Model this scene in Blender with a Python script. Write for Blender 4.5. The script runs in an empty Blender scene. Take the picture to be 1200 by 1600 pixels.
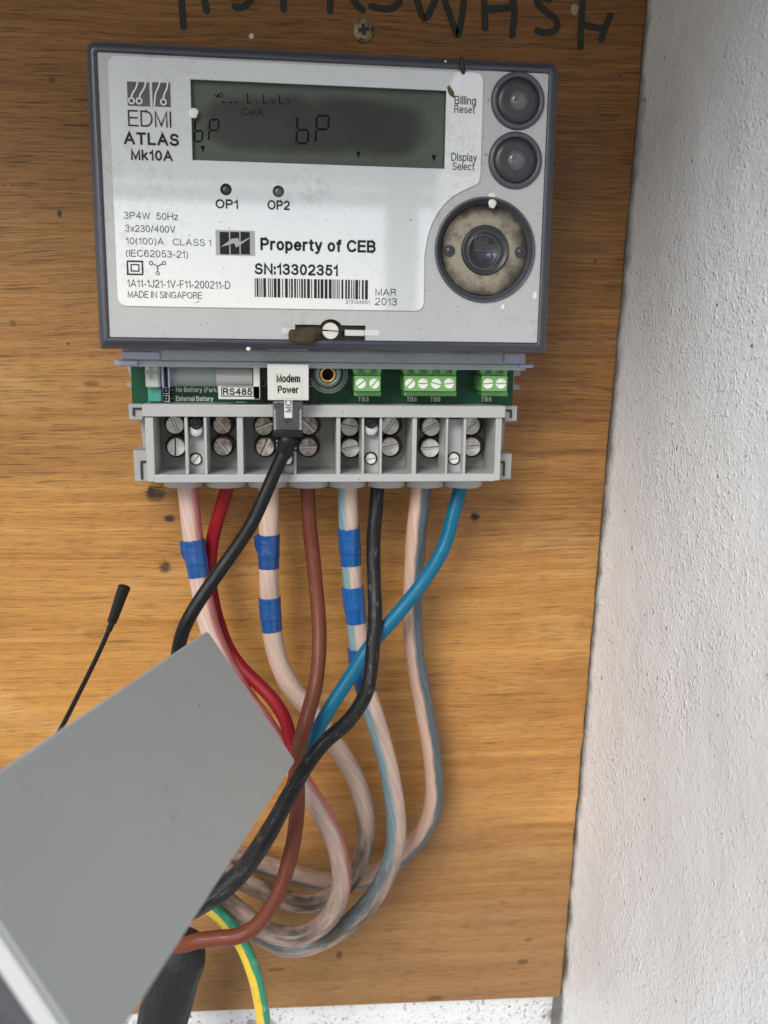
import bpy, bmesh, math, random
from mathutils import Vector, Matrix, noise
from mathutils.geometry import tessellate_polygon
random.seed(7)
sc = bpy.context.scene
col = sc.collection

# ------------------------------------------------------------------ camera
F = 1366.0                       # focal length in pixels of a 1200 x 1600 frame
DB = 0.40                        # distance from lens to the plywood
VX = Vector((0.99405046, -0.0079524, 0.10862983))     # world axes seen from the camera (right, down, forward)
VD = Vector((-0.01228954, 0.9827736, 0.18440451))
VN = Vector((-0.10822499, -0.1846424, 0.97682882))

def P(px, py, d=0.0):
    """point at height d in front of the plywood plane that a photo position belongs to"""
    r = Vector((px - 600, py - 800, F))
    r = r / r.dot(VN) * (DB - d)
    return Vector((r.dot(VX), -d, -r.dot(VD)))

def Rm(px, py, d, rp):
    return (P(px + 1, py, d) - P(px, py, d)).length * rp

def c2w(v):                      # camera vector (right, down, fwd) to world
    return Vector((v.dot(VX), v.dot(VN), -v.dot(VD)))

cam_d = bpy.data.cameras.new("camera")
cam = bpy.data.objects.new("camera", cam_d); col.objects.link(cam)
right = c2w(Vector((1, 0, 0))); up = c2w(Vector((0, -1, 0))); back = c2w(Vector((0, 0, -1)))
m = Matrix((right, up, back)).transposed().to_4x4()
m.translation = Vector((0, -DB, 0))
cam.matrix_world = m
cam_d.sensor_fit = 'VERTICAL'; cam_d.sensor_height = 36.0; cam_d.sensor_width = 27.0
cam_d.lens = F / 1600 * 36
cam_d.clip_start = 0.005; cam_d.clip_end = 200
cam_d.dof.use_dof = True; cam_d.dof.focus_distance = 0.352; cam_d.dof.aperture_fstop = 13
sc.camera = cam

# ------------------------------------------------------------------ light
SUN_AZ = math.radians(210); SUN_EL = math.radians(34)
w = bpy.data.worlds.new("World"); sc.world = w; w.use_nodes = True
nt = w.node_tree; bg = nt.nodes['Background']
sky = nt.nodes.new('ShaderNodeTexSky'); sky.sky_type = 'NISHITA'; sky.sun_disc = False
sky.sun_elevation = SUN_EL; sky.sun_rotation = SUN_AZ; sky.dust_density = 1.2; sky.air_density = 1.0; sky.ozone_density = 1
hs = nt.nodes.new('ShaderNodeHueSaturation'); hs.inputs['Saturation'].default_value = 0.55
nt.links.new(sky.outputs[0], hs.inputs['Color']); nt.links.new(hs.outputs[0], bg.inputs[0])
bg.inputs[1].default_value = 0.14
sd = bpy.data.lights.new("sun", 'SUN'); sd.energy = 2.6; sd.angle = math.radians(27); sd.color = (1, .985, .965)
so = bpy.data.objects.new("sun", sd); col.objects.link(so)
sdir = Vector((math.sin(SUN_AZ) * math.cos(SUN_EL), math.cos(SUN_AZ) * math.cos(SUN_EL), math.sin(SUN_EL)))
so.rotation_euler = (-sdir).to_track_quat('-Z', 'Y').to_euler()
sc.view_settings.view_transform = 'Standard'; sc.view_settings.look = 'None'
sc.view_settings.exposure = 0.18; sc.view_settings.gamma = 1

# ------------------------------------------------------------------ materials
class N:
    def __init__(s, name):
        s.m = bpy.data.materials.new(name); s.m.use_nodes = True
        s.t = s.m.node_tree; s.b = s.t.nodes['Principled BSDF']
        s.tc = s.t.nodes.new('ShaderNodeTexCoord')
    def new(s, k, **kw):
        n = s.t.nodes.new(k)
        for a, v in kw.items(): setattr(n, a, v)
        return n
    def link(s, a, b): s.t.links.new(a, b)
    def setin(s, sock, v):
        if isinstance(v, bpy.types.NodeSocket): s.link(v, sock)
        elif isinstance(v, (tuple, list)) and len(v) == 3 and sock.type == 'RGBA': sock.default_value = (*v, 1)
        else: sock.default_value = v
    def coord(s, scale=(1, 1, 1), src='Object', rot=(0, 0, 0), loc=(0, 0, 0)):
        mp = s.new('ShaderNodeMapping'); s.link(s.tc.outputs[src], mp.inputs[0])
        mp.inputs['Scale'].default_value = scale; mp.inputs['Rotation'].default_value = rot; mp.inputs['Location'].default_value = loc
        return mp.outputs[0]
    def noise(s, scale, v=None, detail=3, rough=.5, dist=0, src='Object'):
        n = s.new('ShaderNodeTexNoise'); n.inputs['Scale'].default_value = scale; n.inputs['Detail'].default_value = detail
        n.inputs['Roughness'].default_value = rough; n.inputs['Distortion'].default_value = dist
        s.link(v if v is not None else s.tc.outputs[src], n.inputs['Vector'])
        return n.outputs[0]
    def ramp(s, fac, a, b, lo=0.0, hi=1.0):
        r = s.new('ShaderNodeMapRange'); r.interpolation_type = 'SMOOTHSTEP'
        s.link(fac, r.inputs[0]); r.inputs[1].default_value = a; r.inputs[2].default_value = b
        r.inputs[3].default_value = lo; r.inputs[4].default_value = hi
        return r.outputs[0]
    def math(s, op, a, b=0.0, c=0.0):
        n = s.new('ShaderNodeMath', operation=op)
        for i, v in enumerate((a, b, c)): s.setin(n.inputs[i], v)
        return n.outputs[0]
    def mix(s, fac, a, b, mode='MIX'):
        n = s.new('ShaderNodeMix', data_type='RGBA', blend_type=mode)
        s.setin(n.inputs[0], fac); s.setin(n.inputs[6], a); s.setin(n.inputs[7], b)
        return n.outputs[2]
    def xyz(s, src='Object', v=None):
        n = s.new('ShaderNodeSeparateXYZ'); s.link(v if v is not None else s.tc.outputs[src], n.inputs[0]); return n.outputs
    def bump(s, h, strength=.3, dist=.001):
        n = s.new('ShaderNodeBump'); n.inputs['Strength'].default_value = strength; n.inputs['Distance'].default_value = dist
        s.link(h, n.inputs['Height'])
        s.link(n.outputs[0], s.b.inputs['Normal']); return n
    def set(s, **kw):
        names = dict(color='Base Color', rough='Roughness', metal='Metallic', coat='Coat Weight', coatr='Coat Roughness',
                     alpha='Alpha', coati='Coat IOR', spec='Specular IOR Level', sss='Subsurface Weight', trans='Transmission Weight', ior='IOR')
        for k, v in kw.items(): s.setin(s.b.inputs[names[k]], v)
        return s

def plain(name, c, rough=.5, var=.12, vscale=40, bump=.15, bscale=900, speck=None, **kw):
    """a surface with uneven tone, slight relief and optional specks of dirt"""
    n = N(name)
    dark = tuple(x * (1 - var) for x in c); lite = tuple(min(1, x * (1 + var)) for x in c)
    cc = n.mix(n.noise(vscale, detail=4), dark, lite)
    if speck:
        f = n.ramp(n.noise(speck[0], detail=2), speck[1], speck[1] + .03)
        cc = n.mix(f, cc, speck[2])
    n.set(color=cc, rough=n.ramp(n.noise(vscale * 3), .3, .7, max(.02, rough - .08), rough + .08), **kw)
    if bump: n.bump(n.noise(bscale, detail=2), bump, .0003)
    return n.m

def wood():
    n = N("plywood")
    rot = (0, math.radians(-.6), 0)
    wv = n.noise(1, n.coord((9, 1, 30), rot=rot), 4, .6)
    # warp so that the grain wanders
    wob = n.new('ShaderNodeVectorMath', operation='ADD')
    lowv = n.new('ShaderNodeTexNoise'); lowv.inputs['Scale'].default_value = 9; lowv.inputs['Detail'].default_value = 2
    n.link(n.tc.outputs['Object'], lowv.inputs['Vector'])
    lsc = n.new('ShaderNodeVectorMath', operation='MULTIPLY'); n.link(lowv.outputs[1], lsc.inputs[0]); lsc.inputs[1].default_value = (.01, 0, .010)
    n.link(n.tc.outputs['Object'], wob.inputs[0]); n.link(lsc.outputs[0], wob.inputs[1])
    def gc(scale, loc=(0, 0, 0)):
        mp = n.new('ShaderNodeMapping'); n.link(wob.outputs[0], mp.inputs[0]); mp.inputs['Scale'].default_value = scale
        mp.inputs['Rotation'].default_value = rot; mp.inputs['Location'].default_value = loc; return mp.outputs[0]
    g1 = n.noise(1, gc((11, 1, 700)), 6, .7)
    g2 = n.noise(1, gc((2.2, 1, 150)), 4, .62)
    big = n.noise(1, n.coord((7, 1, 16), rot=rot, loc=(3.1, 0, 1.3)), 4, .55)
    c = n.mix(n.ramp(g2, .22, .78), (.38, .158, .032), (.60, .305, .080))
    c = n.mix(n.math('MULTIPLY', n.ramp(g1, .45, .68), .42), c, (.74, .42, .125))
    c = n.mix(n.math('MULTIPLY', n.ramp(big, .42, .68), .42), c, (.25, .105, .028))
    c = n.mix(n.math('MULTIPLY', n.ramp(n.noise(1, n.coord((10, 1, 26), rot=rot, loc=(7, 0, 4)), 4, .6), .55, .72), .35), c, (.74, .47, .19))
    # varnish tone plus overhang and meter shade painted in, darker above and right
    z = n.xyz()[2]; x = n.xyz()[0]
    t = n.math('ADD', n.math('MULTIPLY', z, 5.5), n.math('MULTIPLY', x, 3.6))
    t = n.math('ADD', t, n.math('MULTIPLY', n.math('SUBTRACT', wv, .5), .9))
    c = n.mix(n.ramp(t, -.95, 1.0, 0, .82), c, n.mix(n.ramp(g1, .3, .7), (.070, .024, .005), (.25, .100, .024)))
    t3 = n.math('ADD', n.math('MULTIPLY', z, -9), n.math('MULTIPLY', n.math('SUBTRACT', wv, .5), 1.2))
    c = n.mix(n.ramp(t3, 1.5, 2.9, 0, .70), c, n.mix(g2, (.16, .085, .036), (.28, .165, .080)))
    # pores: short dark dashes along the grain
    p1 = n.noise(1, gc((46, 1, 1900)), 2, .5)
    p2 = n.noise(1, gc((120, 1, 3000)), 2, .5)
    pm = n.math('MULTIPLY', n.ramp(p1, .55, .66), n.ramp(big, .3, .6, .35, .75))
    pz = n.ramp(n.xyz()[2], -.26, .02, .35, 1)
    pm = n.math('MULTIPLY', pm, pz)
    pm2 = n.math('MULTIPLY', n.ramp(p2, .56, .66), .5)
    c = n.mix(pm, c, (.030, .011, .004)); c = n.mix(n.math('MULTIPLY', pm2, .85), c, (.045, .018, .006))
    # knots, scorch marks and pin holes at their own places
    X, Y, Z = n.xyz()
    for (px, py, rx, ry, s, k) in [(243, 772, 17, 12, .9, 1), (265, 810, 9, 6, 1, 1), (258, 886, 9, 11, .8, 1), (236, 768, 6, 10, .9, 1),
                                (143, 600, 16, 5, .55, 0), (742, 808, 7, 7, 1, 1), (530, 1492, 5, 8, .7, 0), (432, 1515, 15, 3, .6, 0),
                                (680, 1560, 14, 5, .6, 0), (826, 1468, 7, 4, .5, 0), (817, 1503, 9, 6, .55, 0), (672, 935, 14, 4, .35, 0),
                                (150, 990, 22, 9, .30, 0), (188, 1002, 26, 2, .5, 0), (900, 705, 60, 5, .4, 0), (850, 712, 40, 4, .4, 0),
                                (93, 334, 4, 7, .9, 1), (81, 124, 6, 6, .5, 1), (107, 537, 3, 3, .8, 0), (20, 505, 6, 6, .5, 1), (968, 118, 3, 3, .8, 0), (930, 408, 3, 3, .8, 0),
                                (283, 795, 60, 40, .18, 0), (800, 1085, 60, 3, .35, 0), (60, 700, 80, 3, .25, 0), (840, 1290, 70, 6, .22, 0)]:
        q = P(px, py); sx = Rm(px, py, 0, rx); sz = Rm(px, py, 0, ry)
        dx = n.math('DIVIDE', n.math('SUBTRACT', X, q.x), sx); dz = n.math('DIVIDE', n.math('SUBTRACT', Z, q.z), sz)
        r2 = n.math('ADD', n.math('MULTIPLY', dx, dx), n.math('MULTIPLY', dz, dz))
        r2 = n.math('ADD', r2, n.math('MULTIPLY', n.math('SUBTRACT', p2 if k else g1, .5), 4.5 if k else 2))
        c = n.mix(n.ramp(r2, .35, 1.25, s, 0), c, (.018, .009, .005) if k else (.07, .032, .012))
    # fine paler specks of dust and paint
    sp = n.ramp(n.noise(420, detail=1), .80, .82); c = n.mix(n.math('MULTIPLY', sp, .7), c, (.62, .55, .42))
    h = n.math('SUBTRACT', n.math('MULTIPLY', g1, .8), n.math('ADD', pm, pm2))
    n.set(color=c, rough=n.ramp(g2, .2, .8, .40, .55), coat=.30, coatr=.28, spec=.3)
    n.bump(h, .35, .0004)
    return n.m

def wall_mat(name, mould=0.0, speckle=False):
    n = N(name)
    c = n.mix(n.noise(14, detail=4), (.70, .715, .73), (.77, .785, .80))
    X, Y, Z = n.xyz()
    c = n.mix(n.ramp(n.noise(330, detail=1), .765, .79), c, (.10, .09, .08))
    if not speckle:
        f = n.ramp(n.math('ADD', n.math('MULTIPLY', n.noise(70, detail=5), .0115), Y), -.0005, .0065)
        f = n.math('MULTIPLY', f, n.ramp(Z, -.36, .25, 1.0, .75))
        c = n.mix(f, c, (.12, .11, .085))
    else:
        f = n.ramp(n.noise(420, detail=4, rough=.7), .57, .68)
        c = n.mix(n.math('MULTIPLY', f, .9), c, (.10, .09, .08))
        g = n.ramp(n.noise(60, detail=3), .60, .70); c = n.mix(n.math('MULTIPLY', g, .6), c, (.11, .10, .07))
    v = n.new('ShaderNodeTexVoronoi'); v.feature = 'SMOOTH_F1'; v.inputs['Scale'].default_value = 560
    dv = n.new('ShaderNodeVectorMath', operation='ADD')
    n.link(n.tc.outputs['Object'], dv.inputs[0])
    nn = n.new('ShaderNodeTexNoise'); nn.inputs['Scale'].default_value = 500; n.link(n.tc.outputs['Object'], nn.inputs['Vector'])
    sc_ = n.new('ShaderNodeVectorMath', operation='SCALE'); n.link(nn.outputs[1], sc_.inputs[0]); sc_.inputs[3].default_value = .0012
    n.link(sc_.outputs[0], dv.inputs[1]); n.link(dv.outputs[0], v.inputs['Vector'])
    blob = n.ramp(v.outputs[0], .0, .5, 1, 0)
    blob = n.math('MULTIPLY', blob, n.ramp(n.noise(260, detail=2), .42, .66))
    h = n.math('ADD', n.math('MULTIPLY', blob, .9), n.math('MULTIPLY', n.noise(850, detail=3, rough=.55), .8))
    h = n.math('ADD', h, n.math('MULTIPLY', n.noise(300, detail=2), .5))
    h = n.math('ADD', h, n.math('MULTIPLY', n.noise(70, detail=2), .5))
    h = n.math('MULTIPLY', h, n.ramp(n.noise(16, detail=3), .35, .65, .55, 1.15))
    n.set(color=c, rough=.33, spec=.5)
    n.bump(h, .7, .0009)
    return n.m

def clear_cable(name, pink, second=None, split=.5, phase=0.0, dirt_shade0=.12, dirt=.6, kt=6):
    n = N(name)
    U, V, _ = n.xyz('UV')
    ang = n.math('ADD', U, n.math('MULTIPLY', V, kt))
    nz = n.noise(1, n.coord((3, 60, 1), 'UV'), 3, .6)
    st = n.math('SINE', n.math('MULTIPLY', n.math('ADD', ang, n.math('MULTIPLY', nz, .12)), 2 * math.pi * 9))
    fine = n.noise(1, n.coord((34, 10, 1), 'UV', rot=(0, 0, 0)), 3, .6)
    hel = n.new('ShaderNodeCombineXYZ'); n.link(n.math('MULTIPLY', ang, 30), hel.inputs[0]); n.link(n.math('MULTIPLY', V, 14), hel.inputs[1])
    fine = n.noise(1, hel.outputs[0], 3, .6)
    c = n.mix(n.ramp(st, -.9, 1), tuple(x * .95 for x in pink), tuple(min(.9, x * 1.04) for x in pink))
    c = n.mix(n.math('MULTIPLY', n.ramp(fine, .48, .74), .26), c, (.70, .57, .49))
    c = n.mix(n.math('MULTIPLY', n.ramp(fine, .50, .30), .28), c, (.36, .20, .14))
    if second:
        a2 = n.math('ADD', n.math('ADD', U, n.math('MULTIPLY', V, .12)), n.math('MULTIPLY', n.math('SUBTRACT', nz, .5), .10))
        s2 = n.math('SINE', n.math('ADD', n.math('MULTIPLY', a2, 2 * math.pi), phase))
        sec = n.mix(n.ramp(fine, .35, .65), tuple(x * .72 for x in second), tuple(x * 1.15 for x in second))
        c = n.mix(n.ramp(s2, split - .22, split + .22), c, sec)
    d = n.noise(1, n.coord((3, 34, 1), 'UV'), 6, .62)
    dm = n.ramp(V, dirt_shade0, dirt_shade0 + .10, 0, 1)
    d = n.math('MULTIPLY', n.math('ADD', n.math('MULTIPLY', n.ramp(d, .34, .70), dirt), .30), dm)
    c = n.mix(d, c, (.060, .040, .028))  # dirt and the shade on the lower loops, both painted into the colour
    n.set(color=c, rough=n.ramp(d, 0, .5, .36, .62), coat=.3, coatr=.25, spec=.5, sss=.0)
    n.bump(n.noise(1, n.coord((4, 160, 1), 'UV'), 3), .22, .0006)
    return n.m

def sheath(name, c, scuff=(.3, .28, .26), amount=.5, rough=.42, thr=.62, dusty=None):
    n = N(name)
    a = n.noise(1, n.coord((9, 140, 1), 'UV', rot=(0, 0, .25)), 5, .7)
    b = n.noise(1, n.coord((3, 22, 1), 'UV'), 3, .6)
    cc = n.mix(b, tuple(x * .75 for x in c), tuple(min(1, x * 1.2) for x in c))
    f = n.math('MULTIPLY', n.ramp(a, thr, thr + .12), n.ramp(b, .35, .65, amount * .4, amount))
    if dusty:
        w2 = n.noise(1, n.coord((7, 45, 1), 'UV', loc=(2, 5, 0), rot=(0, 0, .15)), 6, .7)
        f = n.math('MAXIMUM', f, n.math('MULTIPLY', n.ramp(w2, .44, .66), n.ramp(n.xyz('UV')[1], dusty, dusty + .12, 0, .75)))
    cc = n.mix(f, cc, scuff)
    n.set(color=cc, rough=n.ramp(a, .3, .7, rough - .04, rough + .14), spec=.25)
    n.bump(n.math('ADD', a, n.math('MULTIPLY', n.noise(1, n.coord((2, 60, 1), 'UV'), 2), 2)), .25, .0004)
    return n.m

def plate_mat():
    n = N("cover_grey")
    c = n.mix(n.noise(30, detail=3), (.40, .41, .42), (.48, .49, .50))
    c = n.mix(n.math('MULTIPLY', n.ramp(n.noise(900, detail=1), .66, .74), .35), c, (.24, .24, .25))
    hair = n.ramp(n.noise(1, n.coord((260, 1, 420), rot=(0, .6, 0)), 3, .6, 1.2), .69, .72)
    c = n.mix(n.math('MULTIPLY', hair, .75), c, (.07, .06, .055))
    gm = n.math('MULTIPLY', n.ramp(n.noise(28, detail=4, rough=.6), .50, .70), n.ramp(n.noise(420, detail=5, rough=.75), .42, .62))
    c = n.mix(n.math('MULTIPLY', gm, .38), c, (.20, .185, .16))
    n.set(color=c, rough=.55, coat=.9, coatr=.2, coati=1.7)
    n.bump(n.noise(1400, detail=1), .35, .00025)
    return n.m

def label_mat():
    n = N("label_white")
    c = n.mix(n.noise(25, detail=3), (.64, .67, .69), (.72, .75, .775))
    h1 = n.ramp(n.noise(1, n.coord((190, 1, 430), rot=(0, .5, 0)), 3, .6, 1.6), .69, .72)
    h2 = n.ramp(n.noise(1, n.coord((430, 1, 200), rot=(0, .9, 0), loc=(3, 0, 1)), 3, .6, 1.2), .70, .73)
    c = n.mix(n.math('MULTIPLY', h1, .6), c, (.12, .11, .10)); c = n.mix(n.math('MULTIPLY', h2, .5), c, (.15, .14, .13))
    gm = n.math('MULTIPLY', n.ramp(n.noise(28, detail=4, rough=.6), .50, .70), n.ramp(n.noise(420, detail=5, rough=.75), .42, .62))
    c = n.mix(n.math('MULTIPLY', gm, .22), c, (.20, .185, .16))
    n.set(color=c, rough=.4, coat=1.0, coatr=.045, coati=2.3)
    n.bump(n.noise(60, detail=2), .10, .0006)
    return n.m

def lcd_mat(cx, cz, a, b):
    n = N("display_glass")
    X, Y, Z = n.xyz()
    dx = n.math('DIVIDE', n.math('SUBTRACT', X, cx), a); dz = n.math('DIVIDE', n.math('SUBTRACT', Z, cz), b)
    q = n.math('ADD', n.math('POWER', n.math('ABSOLUTE', dx), 5.0), n.math('POWER', n.math('ABSOLUTE', dz), 2.6))
    q = n.math('ADD', q, n.math('MULTIPLY', n.math('SUBTRACT', n.noise(75, detail=4), .5), 1.3))
    f = n.ramp(q, .35, 1.25, 1, 0)
    base = n.mix(n.noise(60, detail=3), (.048, .064, .050), (.072, .090, .070))
    c = n.mix(f, base, n.mix(n.noise(120, detail=4), (.014, .015, .013), (.027, .029, .025)))
    sp = n.ramp(n.noise(1, n.coord((250, 1, 900)), 3, .6, 1.0), .73, .75); c = n.mix(n.math('MULTIPLY', sp, .45), c, (.25, .25, .23))
    n.set(color=c, rough=.35, coat=.8, coatr=.1)
    return n.m

def port_mat(cx, cz, R):
    n = N("port_metal")
    X, Y, Z = n.xyz()
    dx = n.math('SUBTRACT', X, cx); dz = n.math('SUBTRACT', Z, cz)
    r = n.math('DIVIDE', n.math('SQRT', n.math('ADD', n.math('MULTIPLY', dx, dx), n.math('MULTIPLY', dz, dz))), R)
    e = n.math('ADD', r, n.math('MULTIPLY', n.math('SUBTRACT', n.noise(120, detail=5, rough=.6), .5), .60))
    c = n.mix(n.noise(1500, detail=1), (.26, .225, .17), (.44, .395, .315))
    c = n.mix(n.ramp(n.noise(110, detail=5, rough=.65), .44, .64, 0, .8), c, (.12, .085, .06))
    c = n.mix(n.ramp(e, .66, 1.02), c, (.030, .021, .016))
    n.set(color=c, rough=.5, metal=.35)
    n.bump(n.noise(1500, detail=1), .3, .0002)
    return n.m

def box_mat():
    n = N("enclosure_grey")
    c = n.mix(n.noise(18, detail=4), (.385, .40, .40), (.425, .44, .435))
    patch = n.ramp(n.noise(34, detail=3), .50, .66)
    c = n.mix(n.math('MULTIPLY', n.math('MULTIPLY', n.ramp(n.noise(650, detail=3, rough=.7), .56, .66), patch), .45), c, (.20, .20, .19))
    c = n.mix(n.ramp(n.noise(230, detail=2), .755, .775), c, (.13, .13, .12))
    sc1 = n.ramp(n.noise(1, n.coord((60, 700, 60), rot=(.5, .3, .9)), 3, .6, .8), .70, .72)
    c = n.mix(n.math('MULTIPLY', n.math('MULTIPLY', sc1, patch), .7), c, (.58, .58, .56))
    n.set(color=c, rough=n.ramp(n.noise(60, detail=3), .3, .7, .36, .55), spec=.4)
    n.bump(n.noise(800, detail=2), .15, .0002)
    return n.m

def tape_mat():
    n = N("blue_tape")
    oi = n.new('ShaderNodeObjectInfo')
    c = n.mix(oi.outputs['Random'], (.003, .045, .20), (.005, .105, .34))
    w1 = n.noise(1, n.coord((60, 60, 260)), 3, .6)
    c = n.mix(n.math('MULTIPLY', n.ramp(w1, .60, .70), .3), c, (.06, .20, .42))
    n.set(color=c, rough=n.ramp(n.noise(160), .3, .7, .2, .4), coat=.3, coatr=.12)
    n.bump(w1, .9, .0006)
    return n.m

def nickel(name, c=(.84, .82, .77), stain=(.25, .17, .12), amt=.4):
    n = N(name)
    k = n.mix(n.ramp(n.noise(420, detail=4), .42, .68, 0, amt), c, stain)
    n.set(color=k, rough=n.ramp(n.noise(700, detail=3), .3, .7, .25, .5), metal=.18)
    n.bump(n.noise(900, detail=3), .4, .0003)
    return n.m

def earth_mat():
    n = N("earth_sheath")
    U, V, _ = n.xyz('UV')
    nz = n.noise(1, n.coord((3, 110, 1), 'UV'), 3)
    s = n.math('SINE', n.math('ADD', n.math('MULTIPLY', n.math('ADD', U, n.math('MULTIPLY', nz, .05)), 2 * math.pi), math.pi - .1))
    c = n.mix(n.ramp(s, .30, .42), n.mix(nz, (.62, .40, .02), (.80, .58, .05)), (.02, .26, .14))
    d = n.ramp(n.noise(1, n.coord((14, 260, 1), 'UV', rot=(0, 0, .4)), 4, .7), .56, .68)
    c = n.mix(n.math('MULTIPLY', d, .45), c, (.72, .66, .42))
    d2 = n.ramp(n.noise(1, n.coord((8, 120, 1), 'UV', loc=(3, 2, 0)), 4, .7), .60, .68)
    c = n.mix(n.math('MULTIPLY', d2, .8), c, (.08, .055, .025))
    n.set(color=c, rough=.45, coat=.15)
    n.bump(nz, .5, .0012)
    return n.m

M = {}
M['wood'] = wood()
M['wall'] = wall_mat("white_roughcast"); M['backwall'] = wall_mat("white_plaster_mouldy", speckle=True)
M['roof'] = plain("painted_concrete", (.42, .41, .39), .8)
M['canopy'] = plain('canopy_paint', (.08, .085, .09), .7)
M['ground'] = plain("yard_concrete", (.33, .32, .30), .9, var=.2, vscale=2, bump=0)
M['face'] = plate_mat(); M['label'] = label_mat()
M['ink'] = plain("black_ink", (.008, .008, .010), .5, bump=0, spec=.3)
M['ink_light'] = plain("grey_ink", (.022, .022, .026), .5, bump=0, spec=.3)
M['ink_grey'] = plain("emblem_grey", (.34, .35, .35), .45, bump=0, coat=.8, coatr=.08)
M['lens_ink'] = plain('lens_ink', (.11, .115, .12), .5, bump=0)
M['bezel'] = plain("tinted_polycarbonate", (.030, .034, .052), .36, var=.25, vscale=60, bump=.3, bscale=1500, coat=.7, coatr=.15)
M['lip'] = plain("clear_tinted_plastic", (.36, .42, .47), .25, coat=.6, alpha=.62, bump=0)
M['lip2'] = plain("clear_violet_plastic", (.33, .36, .52), .25, coat=.6, alpha=.8, bump=0)
M['clear'] = plain("clear_plastic", (.72, .78, .78), .15, coat=.8, alpha=.30, bump=.2, bscale=300)
M['clear_dark'] = plain("clear_plug_plastic", (.10, .105, .105), .12, coat=1, alpha=.55, bump=.3, bscale=250)
M['seg'] = plain("lcd_segment", (.007, .009, .007), .6, bump=0, spec=.1)
M['hollow'] = plain("dark_interior", (.022, .022, .025), .6)
M['recess'] = plain("recess_grey", (.075, .078, .085), .45, var=.3, vscale=200, coat=.4)
M['button'] = plain("button_smoke", (.075, .078, .10), .35, var=.3, vscale=150, coat=.3, coatr=.2)
M['button_dark'] = plain("button_dark", (.030, .030, .036), .4, var=.35, vscale=260, coat=.25, coatr=.2)
M['button_lite'] = plain("button_nub", (.10, .10, .115), .30, var=.4, vscale=500, coat=.6)
M['grey'] = plain("terminal_grey", (.43, .435, .43), .42, var=.10, vscale=70, speck=(650, .72, (.20, .18, .15)), bump=.3)
M['grey_in'] = plain("terminal_grey_floor", (.41, .415, .425), .45, var=.08, vscale=70)
M['base'] = plain("base_grey", (.36, .37, .36), .5, var=.08, vscale=60)
M['pcb'] = plain("solder_mask_green", (.004, .075, .034), .4, var=.3, vscale=80, spec=.3, bump=.1)
M['pcb_dark'] = plain("board_shadow_black", (.012, .012, .012), .4)
M['silk'] = plain("silkscreen", (.78, .80, .78), .5, bump=0)
M['tgreen'] = plain("connector_green", (.155, .40, .12), .35, var=.1, vscale=100, coat=.2)
M['teal'] = plain("connector_teal", (.05, .33, .26), .4, var=.15, vscale=200)
M['white'] = plain("white_plastic", (.64, .64, .62), .4, var=.04, vscale=60)
M['paper'] = plain("sticker_paper", (.62, .63, .57), .5, var=.08, vscale=120)
M['cylgrey'] = plain("module_grey", (.42, .42, .42), .3, var=.05, coat=.5)
M['nickel'] = nickel("nickel"); M['nickel_b'] = nickel("nickel_stained", (.62, .54, .48), (.16, .075, .05), .8)
M['nickel_w'] = nickel("nickel_bright", (.86, .85, .80), (.45, .42, .36), .3)
M['nickel_slot'] = plain('slot_glint', (.90, .88, .84), .35, var=.3, vscale=500, metal=.3)  # screw slot floors, with their reflected light painted into the colour
M['tinwhite'] = plain("tin_screw", (.72, .71, .66), .4, var=.15, vscale=500, metal=.3)
M['brass'] = nickel("brass", (.66, .40, .13), (.3, .15, .05), .3)
M['blackp'] = plain("black_rubber", (.008, .008, .009), .42, var=.3, vscale=120, bump=.2, spec=.3)
M['white_cyl'] = plain("link_white", (.66, .63, .63), .4)
M['red'] = sheath("red_sheath", (.25, .006, .014), (.35, .10, .09), .35, .36)
M['brown'] = sheath("brown_sheath", (.145, .038, .020), (.40, .25, .19), .45, .38, .60)
M['blue'] = sheath("blue_sheath", (.003, .125, .225), (.10, .24, .27), .5, .36, .6)
M['black'] = sheath("black_sheath", (.009, .009, .010), (.17, .16, .15), .8, .40, .56, dusty=.14)
M['cord'] = sheath("black_cord_sheath", (.007, .007, .008), (.09, .09, .09), .4, .36, .66)
M['conduit'] = sheath("black_conduit", (.020, .020, .022), (.16, .15, .14), .45, .46, .64)
M['tape'] = tape_mat()
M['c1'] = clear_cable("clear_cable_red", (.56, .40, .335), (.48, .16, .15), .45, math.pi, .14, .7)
M['c2'] = clear_cable("clear_cable_pale", (.55, .40, .325), None, dirt_shade0=.11, dirt=.85)
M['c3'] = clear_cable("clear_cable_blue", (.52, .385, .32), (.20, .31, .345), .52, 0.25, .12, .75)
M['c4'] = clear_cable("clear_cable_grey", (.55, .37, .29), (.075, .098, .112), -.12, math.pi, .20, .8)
M['earth'] = earth_mat()
M['boxgrey'] = box_mat()
M['boxlit'] = plain("enclosure_lit_edge", (.52, .53, .53), .35, var=.05)  # light caught by the lid's end edge is put into this paler grey
M['alu'] = plain("aluminium", (.55, .57, .58), .3, metal=.8)
M['marker'] = plain("marker_ink", (.014, .014, .008), .55, var=.5, vscale=300, bump=0)
M['paint'] = plain("paint_drop", (.76, .76, .70), .5)
M['dirt'] = plain("dried_mud", (.055, .040, .020), .85, var=.5, vscale=300, bump=.8, bscale=500)
M['insect'] = plain("insect_brown", (.03, .014, .010), .4, var=.5, vscale=900)
M['iron'] = nickel("screw_yellowed", (.30, .24, .12), (.04, .03, .02), .9)

# ------------------------------------------------------------------ object helpers
def tag(o, label=None, cat=None, group=None, kind=None):
    if label: o['label'] = label
    if cat: o['category'] = cat
    if group: o['group'] = group
    if kind: o['kind'] = kind
    return o

def thing(name, label, cat, loc, group=None):
    o = bpy.data.objects.new(name, None); col.objects.link(o); o.location = loc
    o.empty_display_size = .01
    bpy.context.view_layer.update()
    return tag(o, label, cat, group)

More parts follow.
